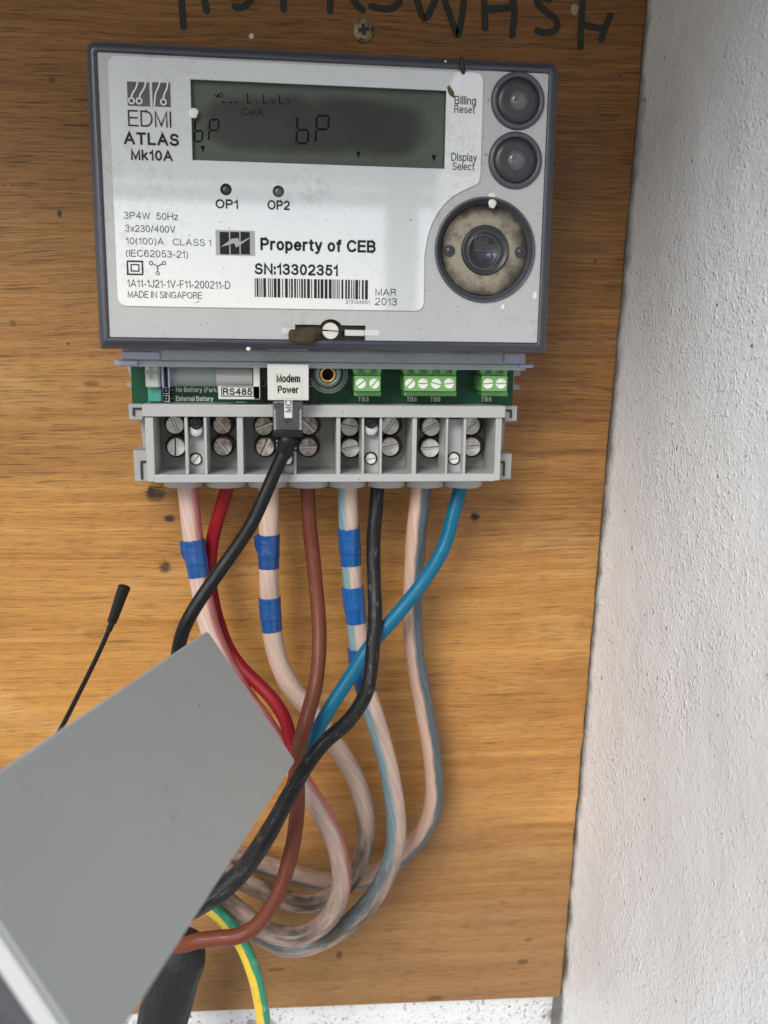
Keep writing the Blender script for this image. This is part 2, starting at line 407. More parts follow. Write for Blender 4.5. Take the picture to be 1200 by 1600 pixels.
ORG = {}
def base_of(p):
    v = Vector((0, 0, 0))
    while p is not None:
        v += p.location; p = p.parent
    return v

def obj(name, bm, mat, parent=None, smooth=False, bevel=0, origin=None, seg=2):
    """link a bmesh given in world coordinates as one object, its origin at its own middle"""
    bm.normal_update()
    vs = [v.co for v in bm.verts]
    c = Vector([(min(v[i] for v in vs) + max(v[i] for v in vs)) / 2 for i in range(3)]) if origin is None else origin
    # textures read object space: keep the world origin there for big textured sheets
    if origin == 'world': c = Vector((0, 0, 0))
    for v in bm.verts: v.co -= c
    me = bpy.data.meshes.new(name); bm.to_mesh(me); bm.free()
    me.materials.append(mat)
    if 'screw' in name and any(p.material_index == 2 for p in me.polygons):
        me.materials.append(M['nickel_slot']); me.materials.append(M['hollow'])
    for p in me.polygons: p.use_smooth = smooth
    o = bpy.data.objects.new(name, me); col.objects.link(o)
    o.parent = parent; o.location = c - (base_of(parent) if parent else Vector((0, 0, 0)))
    if bevel:
        b = o.modifiers.new("bevel", 'BEVEL'); b.width = bevel; b.segments = seg; b.limit_method = 'ANGLE'; b.angle_limit = math.radians(35)
        b.harden_normals = False
    if smooth == 'auto' or bevel:
        for p in me.polygons: p.use_smooth = bool(bevel) 
        es = None
        try:
            me.set_sharp_from_angle(angle=math.radians(35))
        except Exception: pass
    return o

def wbox(bm, x0, x1, y0, y1, z0, z1):
    vs = [bm.verts.new((x, y, z)) for x in (x0, x1) for y in (y0, y1) for z in (z0, z1)]
    for f in ((0, 1, 3, 2), (4, 6, 7, 5), (0, 4, 5, 1), (2, 3, 7, 6), (0, 2, 6, 4), (1, 5, 7, 3)):
        bm.faces.new([vs[i] for i in f])
    return vs

def pr(x0, x1, y0, y1, d):
    ym = (y0 + y1) / 2; xm = (x0 + x1) / 2
    return P(x0, ym, d).x, P(x1, ym, d).x, P(xm, y1, d).z, P(xm, y0, d).z

def pbox(bm, x0, x1, y0, y1, dF, dB):
    """box whose front face shows at photo pixels x0..x1, y0..y1 and which reaches back to height dB"""
    a, b, c, e = pr(x0, x1, y0, y1, dF)
    return wbox(bm, a, b, -dF, -dB, c, e)

def BM(): return bmesh.new()
def PB(*rects):
    bm = BM()
    for r in rects: pbox(bm, *r)
    return bm

def prism(loops, dF, dB, bm=None):
    """loops of world (x, z); the first is the outline, the rest are holes; extruded from dB to dF"""
    bm = bm or BM()
    L = [[Vector((x, z, 0)) for x, z in lp] for lp in loops]
    tris = tessellate_polygon(L)
    flat = [p for lp in L for p in lp]
    fr = [bm.verts.new((p.x, -dF, p.y)) for p in flat]; bk = [bm.verts.new((p.x, -dB, p.y)) for p in flat]
    for t in tris:
        a, b, c = t
        n = (flat[b] - flat[a]).cross(flat[c] - flat[a]).z
        if abs(n) < 1e-14: continue
        if n < 0: b, c = c, b
        try:
            bm.faces.new((fr[a], fr[b], fr[c])); bm.faces.new((bk[c], bk[b], bk[a]))
        except ValueError: pass
    i = 0
    for lp in L:
        k = len(lp)
        for j in range(k):
            a, b = i + j, i + (j + 1) % k
            try: bm.faces.new((fr[a], bk[a], bk[b], fr[b]))
            except ValueError: pass
        i += k
    bmesh.ops.recalc_face_normals(bm, faces=bm.faces[:])
    return bm

def px2(pts, d): return [(P(x, y, d).x, P(x, y, d).z) for x, y in pts]

def round_poly(pts, r, n=5):
    """round the corners of a 2D polygon; r is a number or one per corner"""
    out = []; k = len(pts)
    for i in range(k):
        p0, p, p1 = Vector(pts[i - 1]), Vector(pts[i]), Vector(pts[(i + 1) % k])
        rr = r[i] if isinstance(r, (list, tuple)) else r
        a = (p0 - p); b = (p1 - p)
        rr = min(rr, a.length * .45, b.length * .45)
        if rr <= 0: out.append(tuple(p)); continue
        a = p + a.normalized() * rr; b = p + b.normalized() * rr
        for j in range(n + 1):
            t = j / n; q = a * (1 - t) ** 2 + p * 2 * t * (1 - t) + b * t * t
            out.append(tuple(q))
    return out

def circle2(cx, cz, r, n=40, rz=None): return [(cx + r * math.cos(2 * math.pi * i / n), cz + (rz or r) * math.sin(2 * math.pi * i / n)) for i in range(n)]
def rect2(x0, x1, z0, z1): return [(x0, z0), (x1, z0), (x1, z1), (x0, z1)]

def lathe(px, py, d, prof, seg=48, bm=None, close=True):
    """turned shape about the axis that stands off the board; prof is (radius m, height m) from the outside in"""
    bm = bm or BM(); c = P(px, py, d)
    rings = []
    for r, h in prof:
        if r <= 1e-7: rings.append([bm.verts.new((c.x, -h, c.z))])
        else: rings.append([bm.verts.new((c.x + r * math.cos(2 * math.pi * i / seg), -h, c.z + r * math.sin(2 * math.pi * i / seg))) for i in range(seg)])
    for a, b in zip(rings, rings[1:]):
        for i in range(seg):
            j = (i + 1) % seg
            q = [a[i % len(a)], a[j % len(a)], b[j % len(b)], b[i % len(b)]]
            u = []
            for v in q:
                if v not in u: u.append(v)
            if len(u) > 2:
                try: bm.faces.new(u)
                except ValueError: pass
    bmesh.ops.recalc_face_normals(bm, faces=bm.faces[:])
    return bm

def spline(pts, n=10):
    """Catmull-Rom through points (Vectors), resampled evenly"""
    Q = [2 * pts[0] - pts[1]] + pts + [2 * pts[-1] - pts[-2]]
    out = []
    for i in range(1, len(Q) - 2):
        a, b, c, e = Q[i - 1], Q[i], Q[i + 1], Q[i + 2]
        for j in range(n):
            t = j / n
            out.append(.5 * ((2 * b) + (-a + c) * t + (2 * a - 5 * b + 4 * c - e) * t * t + (-a + 3 * b - 3 * c + e) * t ** 3))
    out.append(pts[-1].copy())
    # a little smoothing takes out measuring jitter
    for _ in range(6):
        out = [out[0]] + [(out[i - 1] + 2 * out[i] + out[i + 1]) / 4 for i in range(1, len(out) - 1)] + [out[-1]]
    return out

def tube(path, rad, seg=20, cap=True, bm=None, wob=0.0, v0=0.0):
    bm = bm or BM(); uvl = bm.loops.layers.uv.verify()
    n = len(path); R = rad if callable(rad) else (lambda t: rad)
    tan = [(path[min(i + 1, n - 1)] - path[max(i - 1, 0)]).normalized() for i in range(n)]
    ref = Vector((0, -1, 0)); rings = []; L = v0; vs = []
    nrm = (ref - tan[0] * ref.dot(tan[0])).normalized()
    for i in range(n):
        nrm = (nrm - tan[i] * nrm.dot(tan[i])).normalized()
        bi = tan[i].cross(nrm)
        if i: L += (path[i] - path[i - 1]).length
        vs.append(L); r = R(i / (n - 1)); ring = []
        for k in range(seg):
            a = 2 * math.pi * k / seg
            rr = r * (1 + wob * noise.noise(Vector((math.cos(a) * 1.3, math.sin(a) * 1.3, L * 90))))
            ring.append(bm.verts.new(path[i] + (nrm * math.cos(a) + bi * math.sin(a)) * rr))
        rings.append(ring)
    for i in range(n - 1):
        for k in range(seg):
            j = (k + 1) % seg
            f = bm.faces.new((rings[i][k], rings[i][j], rings[i + 1][j], rings[i + 1][k])); f.smooth = True
            for lp, (u, v) in zip(f.loops, ((k / seg, vs[i]), ((k + 1) / seg, vs[i]), ((k + 1) / seg, vs[i + 1]), (k / seg, vs[i + 1]))):
                lp[uvl].uv = (u, v)
    if cap:
        for ring in (rings[0], rings[-1]):
            try: bm.faces.new(ring)
            except ValueError: pass
    bmesh.ops.recalc_face_normals(bm, faces=bm.faces[:])
    return bm

def _a(cx, cy, rx, ry, a0, a1, n=9):
    return [(cx + rx * math.cos(math.radians(a0 + (a1 - a0) * i / n)), cy + ry * math.sin(math.radians(a0 + (a1 - a0) * i / n))) for i in range(n + 1)]
X_ = .72
GL = {
 'A': (.74, [[(0, 0), (.37, 1), (.74, 0)], [(.13, .33), (.61, .33)]]),
 'B': (.64, [[(.34, .53), (0, .53), (0, 1), (.36, 1)] + _a(.36, .765, .24, .235, 90, -90), [(0, .53), (0, 0), (.36, 0)] + _a(.36, .265, .28, .265, -90, 90)]),
 'C': (.74, [_a(.40, .5, .40, .5, 40, 320, 16)]),
 'D': (.70, [[(.30, 0), (0, 0), (0, 1), (.30, 1)] + _a(.30, .5, .40, .5, 90, -90, 12)]),
 'E': (.58, [[(.58, 1), (0, 1), (0, 0), (.60, 0)], [(0, .53), (.54, .53)]]),
 'F': (.54, [[(.54, 1), (0, 1), (0, 0)], [(0, .51), (.48, .51)]]),
 'G': (.76, [_a(.40, .5, .40, .5, 42, 330, 16) + [(.76, .46), (.45, .46)]]),
 'H': (.66, [[(0, 0), (0, 1)], [(.66, 0), (.66, 1)], [(0, .53), (.66, .53)]]),
 'I': (.0, [[(0, 0), (0, 1)]]),
 'J': (.44, [[(.44, 1), (.44, .26)] + _a(.22, .24, .22, .24, 0, -180, 8)]),
 'L': (.50, [[(0, 1), (0, 0), (.50, 0)]]),
 'M': (.74, [[(0, 0), (0, 1), (.37, .06), (.74, 1), (.74, 0)]]),
 'N': (.66, [[(0, 0), (0, 1), (.66, 0), (.66, 1)]]),
 'O': (.80, [_a(.40, .5, .40, .5, 0, 360, 24)]),
 'P': (.60, [[(0, 0), (0, 1), (.34, 1)] + _a(.34, .73, .26, .27, 90, -90) + [(0, .46)]]),
 'R': (.64, [[(0, 0), (0, 1), (.36, 1)] + _a(.36, .75, .25, .25, 90, -90) + [(0, .50)], [(.34, .50), (.52, .34), (.64, 0)]]),
 'S': (.62, [_a(.32, .745, .27, .255, 20, 255, 10) + _a(.31, .255, .31, .265, 75, -165, 11)]),
 'T': (.64, [[(0, 1), (.64, 1)], [(.32, 1), (.32, 0)]]),
 'U': (.64, [[(0, 1), (0, .30)] + _a(.32, .31, .32, .31, 180, 360) + [(.64, 1)]]),
 'V': (.70, [[(0, 1), (.35, 0), (.70, 1)]]),
 'W': (1.0, [[(0, 1), (.25, 0), (.50, .96), (.75, 0), (1.0, 1)]]),
 '0': (.52, [_a(.26, .5, .26, .5, 0, 360, 22)]),
 '1': (.26, [[(0, .74), (.16, .82), (.24, 1), (.24, 0)]]),
 '2': (.54, [_a(.27, .74, .26, .26, 165, -20, 9) + [(.42, .46), (.02, .10), (0, 0), (.54, 0)]]),
 '3': (.54, [_a(.26, .77, .24, .23, 160, -75, 9) + [(.22, .53)], [(.22, .53)] + _a(.26, .27, .27, .27, 80, -165, 11)]),
 '4': (.58, [[(.44, 0), (.44, 1), (0, .32), (.58, .32)]]),
 '5': (.54, [[(.50, 1), (.12, 1), (.05, .50)] + _a(.27, .32, .27, .32, 130, -160, 12)]),
 '6': (.54, [_a(.28, .62, .28, .38, 40, 180, 7) + [(0, .33)], _a(.27, .31, .27, .31, 0, 360, 18)]),
 '9': (.54, [_a(.26, .38, .28, .38, 220, 360, 7) + [(.54, .67)], _a(.27, .69, .27, .31, 0, 360, 18)]),
 '8': (.54, [_a(.27, .77, .22, .23, 0, 360, 16), _a(.27, .28, .27, .28, 0, 360, 18)]),
 'a': (.50, [_a(.25, .53, .22, .19, 160, 0, 7) + [(.47, .12), (.52, 0)], [(.47, .44)] + _a(.21, .20, .21, .20, 80, 290, 9) + [(.47, .16)]]),
 'b': (.50, [[(0, 0), (0, 1)], _a(.25, .36, .25, .36, 0, 360, 18)]),
 'c': (.48, [_a(.26, .36, .26, .36, 42, 318, 13)]),
 'd': (.50, [[(.50, 0), (.50, 1)], _a(.25, .36, .25, .36, 0, 360, 18)]),
 'e': (.52, [[(.02, .38), (.52, .38)] + _a(.26, .36, .26, .36, 5, 318, 15)]),
 'f': (.28, [_a(.26, .84, .14, .16, 80, 180, 5) + [(.12, 0)], [(0, X_), (.27, X_)]]),
 'g': (.50, [[(.50, X_), (.50, -.06)] + _a(.26, -.06, .24, .22, 0, -150, 7), _a(.25, .36, .25, .36, 0, 360, 18)]),
 'i': (.0, [[(0, 0), (0, X_)], [(0, .89), (0, 1.01)]]),
 'k': (.46, [[(0, 0), (0, 1)], [(.42, X_), (0, .28)], [(.15, .43), (.46, 0)]]),
 'l': (.0, [[(0, 0), (0, 1)]]),
 'm': (.76, [[(0, 0), (0, X_)], [(0, .5)] + _a(.19, .52, .19, .20, 170, 0, 7) + [(.38, 0)], [(.38, .5)] + _a(.57, .52, .19, .20, 170, 0, 7) + [(.76, 0)]]),
 'n': (.44, [[(0, 0), (0, X_)], [(0, .46)] + _a(.22, .49, .22, .23, 170, 0, 8) + [(.44, 0)]]),
 'o': (.52, [_a(.26, .36, .26, .36, 0, 360, 20)]),
 'p': (.50, [[(0, -.28), (0, X_)], _a(.25, .36, .25, .36, 0, 360, 18)]),
 'r': (.28, [[(0, 0), (0, X_)], [(0, .42)] + _a(.24, .46, .24, .26, 175, 80, 6)]),
 's': (.44, [_a(.22, .54, .19, .18, 25, 250, 8) + _a(.22, .19, .22, .19, 75, -160, 9)]),
 't': (.26, [[(.11, .94), (.11, .14)] + _a(.24, .13, .13, .13, 180, 270, 4), [(0, X_), (.25, X_)]]),
 'w': (.70, [[(0, X_), (.18, 0), (.35, .68), (.52, 0), (.70, X_)]]),
 'x': (.46, [[(0, 0), (.46, X_)], [(0, X_), (.46, 0)]]),
 'y': (.48, [[(0, X_), (.25, .02)], [(.48, X_), (.22, -.12), (.14, -.26), (.03, -.26)]]),
 'z': (.44, [[(0, X_), (.44, X_), (0, 0), (.46, 0)]]),
 '(': (.18, [_a(.40, .40, .40, .66, 125, 235, 9)]), ')': (.18, [_a(-.22, .40, .40, .66, 55, -55, 9)]),
 '/': (.30, [[(0, -.02), (.30, 1.02)]]), '-': (.26, [[(0, .36), (.26, .36)]]), ':': (.0, [[(0, .0), (0, .13)], [(0, .56), (0, .69)]]), ' ': (.10, []),
}

def text(bm, s, x0, x1, yb, yc, d, bold=0, lift=.00012):
    """stroked lettering whose ends show at x0..x1, baseline yb and cap line yc"""
    th = .095 + .062 * min(bold, 1.6); gap = .17 + th * .75
    segs = []; x = 0
    for ch in s:
        w_, st = GL[ch]
        for q in st: segs.append([(x + a, b) for a, b in q])
        x += w_ + gap
    xs = [p[0] for q in segs for p in q]; a, b = min(xs), max(xs)
    xm = (x0 + x1) / 2
    w_ = P(x1, yb, d).x - P(x0, yb, d).x; h = P(xm, yc, d).z - P(xm, yb, d).z
    T_ = th * h; sx = (w_ - T_) / max(b - a, .01); sz = h - T_
    if b - a < .01: sx = h
    elif sx < sz * .8: T_ *= max(.62, sx / (sz * .8)); sx = (w_ - T_) / (b - a)
    ox = P(x0, yb, d).x + T_ / 2; oz = P(xm, yb, d).z + T_ / 2
    for k, q in enumerate(segs):
        pts = [Vector((ox + (p[0] - a) * sx, oz + p[1] * sz)) for p in q]
        cl = (pts[0] - pts[-1]).length < 1e-7
        if cl: pts = pts[:-1]
        else:
            e0 = (pts[0] - pts[1]).normalized() * T_ * .5; e1 = (pts[-1] - pts[-2]).normalized() * T_ * .5
            if ch: pts[0] = pts[0] + e0 * .95; pts[-1] = pts[-1] + e1 * .95
        ribbon(bm, pts, T_, d, lift=lift + .000004 * (k % 7), closed=cl, miter=True)

def ribbon(bm, pts, wd, d, lift=.00012, closed=False, miter=False):
    """flat stroke through world (x, z) points"""
    n = len(pts); V = [Vector(p) for p in pts]
    L, Rr = [], []
    for i in range(n):
        if closed: t = V[(i + 1) % n] - V[i - 1]
        else: t = V[min(i + 1, n - 1)] - V[max(i - 1, 0)]
        if t.length < 1e-9: t = Vector((1, 0))
        t.normalize(); q = Vector((-t.y, t.x)) * wd / 2
        if miter and (closed or 0 < i < n - 1):
            u = (V[i] - V[i - 1]).normalized(); w2 = (V[(i + 1) % n] - V[i]).normalized(); m_ = (u + w2)
            if m_.length > 1e-6:
                m_.normalize(); q = Vector((-m_.y, m_.x)) * wd / 2 / max(.42, m_.dot(u))
        L.append(bm.verts.new((V[i].x + q.x, -d - lift, V[i].y + q.y))); Rr.append(bm.verts.new((V[i].x - q.x, -d - lift, V[i].y - q.y)))
    for i in range(n if closed else n - 1):
        j = (i + 1) % n
        bm.faces.new((L[i], L[j], Rr[j], Rr[i]))

def ink_rect(bm, x0, x1, y0, y1, d, lift=.00012):
    a, b, c, e = pr(x0, x1, y0, y1, d)
    vs = [bm.verts.new((x, -d - lift, z)) for x, z in ((a, c), (b, c), (b, e), (a, e))]
    bm.faces.new(vs)

def blob(px, py, d, rx, ry, h, seed=0, wob=.25, ang=0.0, sub=3):
    """small irregular lump lying on a surface at height d"""
    bm = BM(); bmesh.ops.create_icosphere(bm, subdivisions=sub, radius=1)
    c = P(px, py, d); ax = Rm(px, py, d, rx); az = Rm(px, py, d, ry)
    ca, sa = math.cos(ang), math.sin(ang)
    for v in bm.verts:
        k = 1 + wob * noise.noise(v.co * 1.6 + Vector((seed * 3.1, 0, 0)))
        x, y, z = v.co.x * ax * k, v.co.y * h * k, v.co.z * az * k
        v.co = Vector((c.x + x * ca - z * sa, -d + y - h * .3, c.z + x * sa + z * ca))
    return bm

def screw_head(px, py, rp, d, ang, hgt=.0022, slot=.2, deep=.75):
    """slotted cheese head: a disc and two half rounds with a real slot between them"""
    bm = BM(); c = P(px, py, d); r = Rm(px, py, d, rp); ca, sa = math.cos(ang), math.sin(ang)
    ring = [bm.verts.new((c.x + r * math.cos(t), -(d - hgt * deep), c.z + r * math.sin(t))) for t in [2 * math.pi * i / 32 for i in range(32)]]
    rb = [bm.verts.new((v.co.x, -(d - hgt - .004), v.co.z)) for v in ring]
    bm.faces.new(ring)
    for i in range(32): bm.faces.new((ring[i], ring[(i + 1) % 32], rb[(i + 1) % 32], rb[i]))
    for s in (1, -1):
        a0 = math.asin(slot); pts = []
        for rr in (.985,):
            pts = [(rr * r * math.cos(t), rr * r * math.sin(t) * s) for t in [a0 + (math.pi - 2 * a0) * i / 18 for i in range(19)]]
        top = [bm.verts.new((c.x + (x * .94) * ca - (z * .95 + s * r * .008) * sa, -d, c.z + (x * .94) * sa + (z * .95 + s * r * .008) * ca)) for x, z in pts]
        mid = [bm.verts.new((c.x + x * ca - z * sa, -(d - hgt * .12), c.z + x * sa + z * ca)) for x, z in pts]
        low = [bm.verts.new((c.x + x * ca - z * sa, -(d - hgt * deep) - .00001, c.z + x * sa + z * ca)) for x, z in pts]
        bm.faces.new(top)
        k = len(top)
        for A, B in ((top, mid), (mid, low)):
            for i in range(k): bm.faces.new((A[i], A[(i + 1) % k], B[(i + 1) % k], B[i]))
    bmesh.ops.recalc_face_normals(bm, faces=bm.faces[:])
    hw = r * slot * .95; yb_ = -(d - hgt * deep) - .00003
    vs = [bm.verts.new((c.x + x * ca - z * sa, yb_, c.z + x * sa + z * ca)) for x, z in ((-r * .96, hw * .35), (r * .96, hw * .35), (r * .96, hw * .95), (-r * .96, hw * .95))]
    f = bm.faces.new(vs); f.material_index = 2  # dark line painted on the slot floor as edge shade
    bm.faces.ensure_lookup_table(); bm.faces[0].material_index = 1
    return bm

# ------------------------------------------------------------------ the place
bm = BM(); s = 40
bm.faces.new([bm.verts.new(v) for v in ((-s, -s, -1.35), (s, -s, -1.35), (s, s, -1.35), (-s, s, -1.35))])
tag(obj('ground', bm, M['ground'], origin='world'), kind='structure')

TH = .009                                      # plywood thickness: the board runs from y = 0 back to y = TH
bt = [(-120, -130), (1024, -130), (1010, 0), (973, 430), (936, 850), (906, 1200), (880, 1503), (875, 1557), (290, 1581), (-120, 1598)]
bp = []
for (xa, ya), (xb, yb) in zip(bt, bt[1:] + bt[:1]):
    n = 14 if abs(yb - ya) > 100 and xa > 600 else 1
    for i in range(n):
        t = i / n; bp.append((xa + (xb - xa) * t + (random.uniform(-1.3, 1.3) if n > 1 and i else 0), ya + (yb - ya) * t))
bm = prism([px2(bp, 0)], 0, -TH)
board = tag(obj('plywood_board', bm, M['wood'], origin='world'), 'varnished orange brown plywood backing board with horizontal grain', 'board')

strokes = [[(283, -25), (284, 5), (287, 42)], [(318, -25), (320, 0), (323, 17)], [(283, -18), (320, -20)],
           [(367, 10), (376, 12), (388, 6), (394, -8), (388, -22)], [(443, -25), (443, 15)], [(515, -25), (516, 17)], [(520, -20), (545, -8), (558, 8), (567, 16)],
           [(580, 10), (600, 14), (618, 11), (625, -4), (616, -20)], [(646, -25), (655, 12), (663, 30), (672, 18), (682, -5), (688, -15), (697, 8), (708, 38), (715, 56), (721, 30), (725, 0), (727, -25)],
           [(756, -20), (757, 12), (758, 44)], [(792, -25), (801, 0), (804, 22), (800, 56)], [(760, 15), (780, 14), (796, 12)],
           [(858, 0), (843, -6), (838, 2), (850, 16), (866, 28), (871, 42), (862, 50), (848, 51), (839, 48)],
           [(912, -20), (909, 20), (907, 50), (907, 74)], [(953, 25), (946, 42), (939, 62)], [(909, 38), (925, 42), (944, 46)]]
bm = BM()
for k, st in enumerate(strokes):
    v = [Vector((*p, 0)) for p in st]
    sp = spline(v, 8) if len(v) > 2 else [v[0].lerp(v[1], t / 8) for t in range(9)]
    pts = px2([(p.x + .7 * noise.noise(Vector((i * .7, k, 0))), p.y) for i, p in enumerate(sp)], 0)
    wd = Rm(600, 20, 0, 10.5)
    ribbon(bm, pts, wd, 0, lift=.00010 + .000012 * k)
    for e, q in enumerate((pts[0], pts[-1])):
        c = [bm.verts.new((x, -.00010 - .000012 * k - .000004 * (e + 1), z)) for x, z in circle2(q[0], q[1], wd * .5, 12)]
        bm.faces.new(c)
mk = obj('marker_writing', bm, M['marker'], board)
# white roughcast side wall: stands off the right edge of the board and comes towards the camera
e0 = P(1010, 0); e1 = P(875, 1557); sl = (e1.x - e0.x) / (e1.z - e0.z)
def wall_x(z): return e0.x + sl * (z - e0.z) + .0006
bm = BM(); gy = [-TH - .002 + 0] 
ys = [.012, .006, .003, 0.0] + [-.0025 * i for i in range(1, 150)] + [-.4 - .05 * i for i in range(0, 6)] + [-.7]
zs = [-1.35, -.9, -.6, -.48] + [-.42 + .003 * i for i in range(0, 215)] + [.24, .26]
gr = [[None] * len(zs) for _ in ys]
for i, y in enumerate(ys):
    for j, z in enumerate(zs):
        r = math.exp(-max(0, -y) / .010) * .0015        # the plaster rounds into the corner
        b = .0003 * noise.noise(Vector((y * 60, z * 60, 3))) + 0.0008 * noise.noise(Vector((y * 17, z * 17, 9))) + (.0003 * noise.noise(Vector((y * 260, z * 260, 1))) if -.36 < z < .26 else 0)
        if y >= -.001: b *= .3
        gr[i][j] = bm.verts.new((wall_x(z) - r * 0 + .0035 * (1 - math.exp(min(0, y) / .02)) + b, y, z))
for i in range(len(ys) - 1):
    for j in range(len(zs) - 1):
        f = bm.faces.new((gr[i][j], gr[i + 1][j], gr[i + 1][j + 1], gr[i][j + 1])); f.smooth = True
# give the wall its real thickness on the far side
lo = [bm.verts.new((.30, y, z)) for y, z in ((ys[0], zs[0]), (ys[-1], zs[0]), (ys[-1], zs[-1]), (ys[0], zs[-1]))]
bm.faces.new(lo)
bm.faces.new([gr[-1][j] for j in range(len(zs))] + [lo[2], lo[1]])
bm.faces.new([gr[i][-1] for i in range(len(ys))] + [lo[2], lo[3]])
bmesh.ops.recalc_face_normals(bm, faces=bm.faces[:])
tag(obj('side_wall', bm, M['wall'], origin='world', smooth=True), 'rough white painted plaster wall along the right edge of the plywood', 'wall')
bm = BM(); wbox(bm, -1.2, .30, .0125, .16, -1.35, .26)
tag(obj('back_wall', bm, M['backwall'], origin='world'), 'mould speckled white wall showing below the plywood board', 'wall')
bm = BM(); wbox(bm, -1.2, .30, -.36, .16, .2601, .34)
tag(obj('roof_slab', bm, M['roof']), 'concrete slab overhanging the meter recess', 'roof')

# flat canopy on posts, added out of view to shape the meter cover's reflections
cn = thing('added_canopy', 'dark canopy on posts, added out of view and mirrored in the meter cover', 'canopy', (0.4, -5.6, -1.35))
bm = BM(); wbox(bm, -1.9, 3.2, -6.6, -5.2, 1.18, 2.6); obj('canopy_roof', bm, M['canopy'], cn)
for xa, xb, za, zb in ((-1.9, -1.72, -1.34, 1.179), (.62, .80, -1.34, 1.179), (2.1, 2.28, -1.34, 1.179)):
    bm = BM(); wbox(bm, xa, xb, -5.4, -5.2, za, zb); obj('post', bm, M['canopy'], cn)
bm = BM(); wbox(bm, -1.719, .619, -5.38, -5.22, .86, .93); obj('rail', bm, M['canopy'], cn)
bm = BM(); wbox(bm, .801, 2.099, -5.38, -5.22, .86, .93); obj('rail', bm, M['canopy'], cn)

# wood screw above the meter
sc_ = thing('wood_screw', 'yellowed cross head wood screw driven into the plywood above the meter', 'screw', P(568, 47, 0))
c = P(568, 47, .001); r = Rm(568, 47, .001, 15)
bm = lathe(568, 47, .0008, [(r * 1.12, .0001), (r * 1.1, .0004), (r * .98, .0010), (r * .6, .0015), (r * .25, .0016), (0, .0016)], 36)
for v in bm.verts:
    v.co.z = c.z + (v.co.z - c.z) * 1.12
obj('screw_head', bm, M['iron'], sc_, smooth=True)
bm = BM()
for a in (.15, .15 + math.pi / 2):
    pts = [(c.x + math.cos(a) * r * k, c.z + math.sin(a) * r * k) for k in (-.56, -.2, .2, .56)]
    ribbon(bm, pts, r * .36, .00165, lift=.00002 * (1 + a))
obj('cross_recess', bm, M['hollow'], sc_)

# ------------------------------------------------------------------ the meter
FD = .0630                                     # height of the front face above the board
meter = thing('electricity_meter', 'grey three phase electricity meter with smoky blue clear cover and white label', 'meter', P(505, 750, 0))
# cover frame: outline with rounded corners, sloping shoulders
A, B, C_, D_ = P(129, 57, FD), P(877.5, 96, FD), P(856, 553, FD), P(153, 546, FD)
x0, x1, z1, z0 = (A.x + D_.x) / 2, (B.x + C_.x) / 2, (A.z + B.z) / 2, (C_.z + D_.z) / 2
def frame_loop(ins, d, top=.0045, bot=.0012):
    pts = rect2(x0 + ins, x1 - ins, z0 + ins, z1 - ins)
    return [(x, -d, z) for x, z in round_poly(pts, [max(.0004, bot - ins * .2), max(.0004, bot - ins * .2), max(.0008, top - ins), max(.0008, top - ins)], 6)]
bm = BM()
prof = [(.0000, .012), (.0000, FD - .0042), (.0004, FD - .0022), (.0013, FD - .0009), (.0026, FD - .0001), (.0036, FD), (.0044, FD - .0004), (.0045, FD - .006)]
rings = [[bm.verts.new(v) for v in frame_loop(i, d)] for i, d in prof]
for a, b in zip(rings, rings[1:]):
    k = len(a)
    for i in range(k): bm.faces.new((a[i], a[(i + 1) % k], b[(i + 1) % k], b[i]))
bmesh.ops.recalc_face_normals(bm, faces=bm.faces[:])
obj('cover_frame', bm, M['bezel'], meter, smooth=True)
# grey face plate with holes for the optical port, the sealing slot and both buttons
FP = FD - .0007
ins = .0042
outer = [(x, z) for x, _, z in frame_loop(ins, 0)]
pc = P(758, 391, FP); pR = Rm(758, 391, FP, 77)
slot = round_poly(px2([(461, 507), (502, 507), (571, 508), (571, 532), (530, 533), (461, 531)], FP), .0004, 2)
sa = P(461, 507, FP); sb = P(571, 533, FP); scn = P(517, 519, FP); sr = Rm(517, 519, FP, 20)
def slot_loop():
    zt, zb = sa.z, sb.z; pts = [(sa.x, zb)]
    h = (zt - scn.z); ang = math.asin(min(.95, h / sr)); ang2 = math.asin(min(.95, (scn.z - zb) / sr))
    for i in range(9):
        t = math.pi + ang2 + (math.pi - 2 * ang2) * i / 8; pts.append((scn.x + sr * math.cos(t), scn.z + sr * math.sin(t)))
    pts += [(sb.x, zb), (sb.x, zt)]
    for i in range(9):
        t = ang + (math.pi - 2 * ang) * i / 8; pts.append((scn.x + sr * math.cos(t), scn.z + sr * math.sin(t)))
    pts.append((sa.x, zt)); return pts
holes = [circle2(pc.x, pc.z, pR, 64), slot_loop()]
bm = BM(); wbox(bm, x0 + .004, x1 - .004, -(FP - .0125), -.012, z0 + .004, z1 - .004)
obj('case_back', bm, M['recess'], meter)
# inside the slot
obj('seal_bar', PB((441, 461.5, 513, 522, FP + .0002, FP - .001), (539, 570, 515.5, 525, FP - .002, FP - .006), (570.5, 593, 515.5, 525, FP + .0002, FP - .001)), M['white'], meter, bevel=.0002)
sh = obj('sealing_screw', screw_head(516.5, 517, 13, FP + .0002, math.radians(-4), .003, .10), M['tinwhite'], meter)
# a moulded disc mark on the lower right
bm = BM()
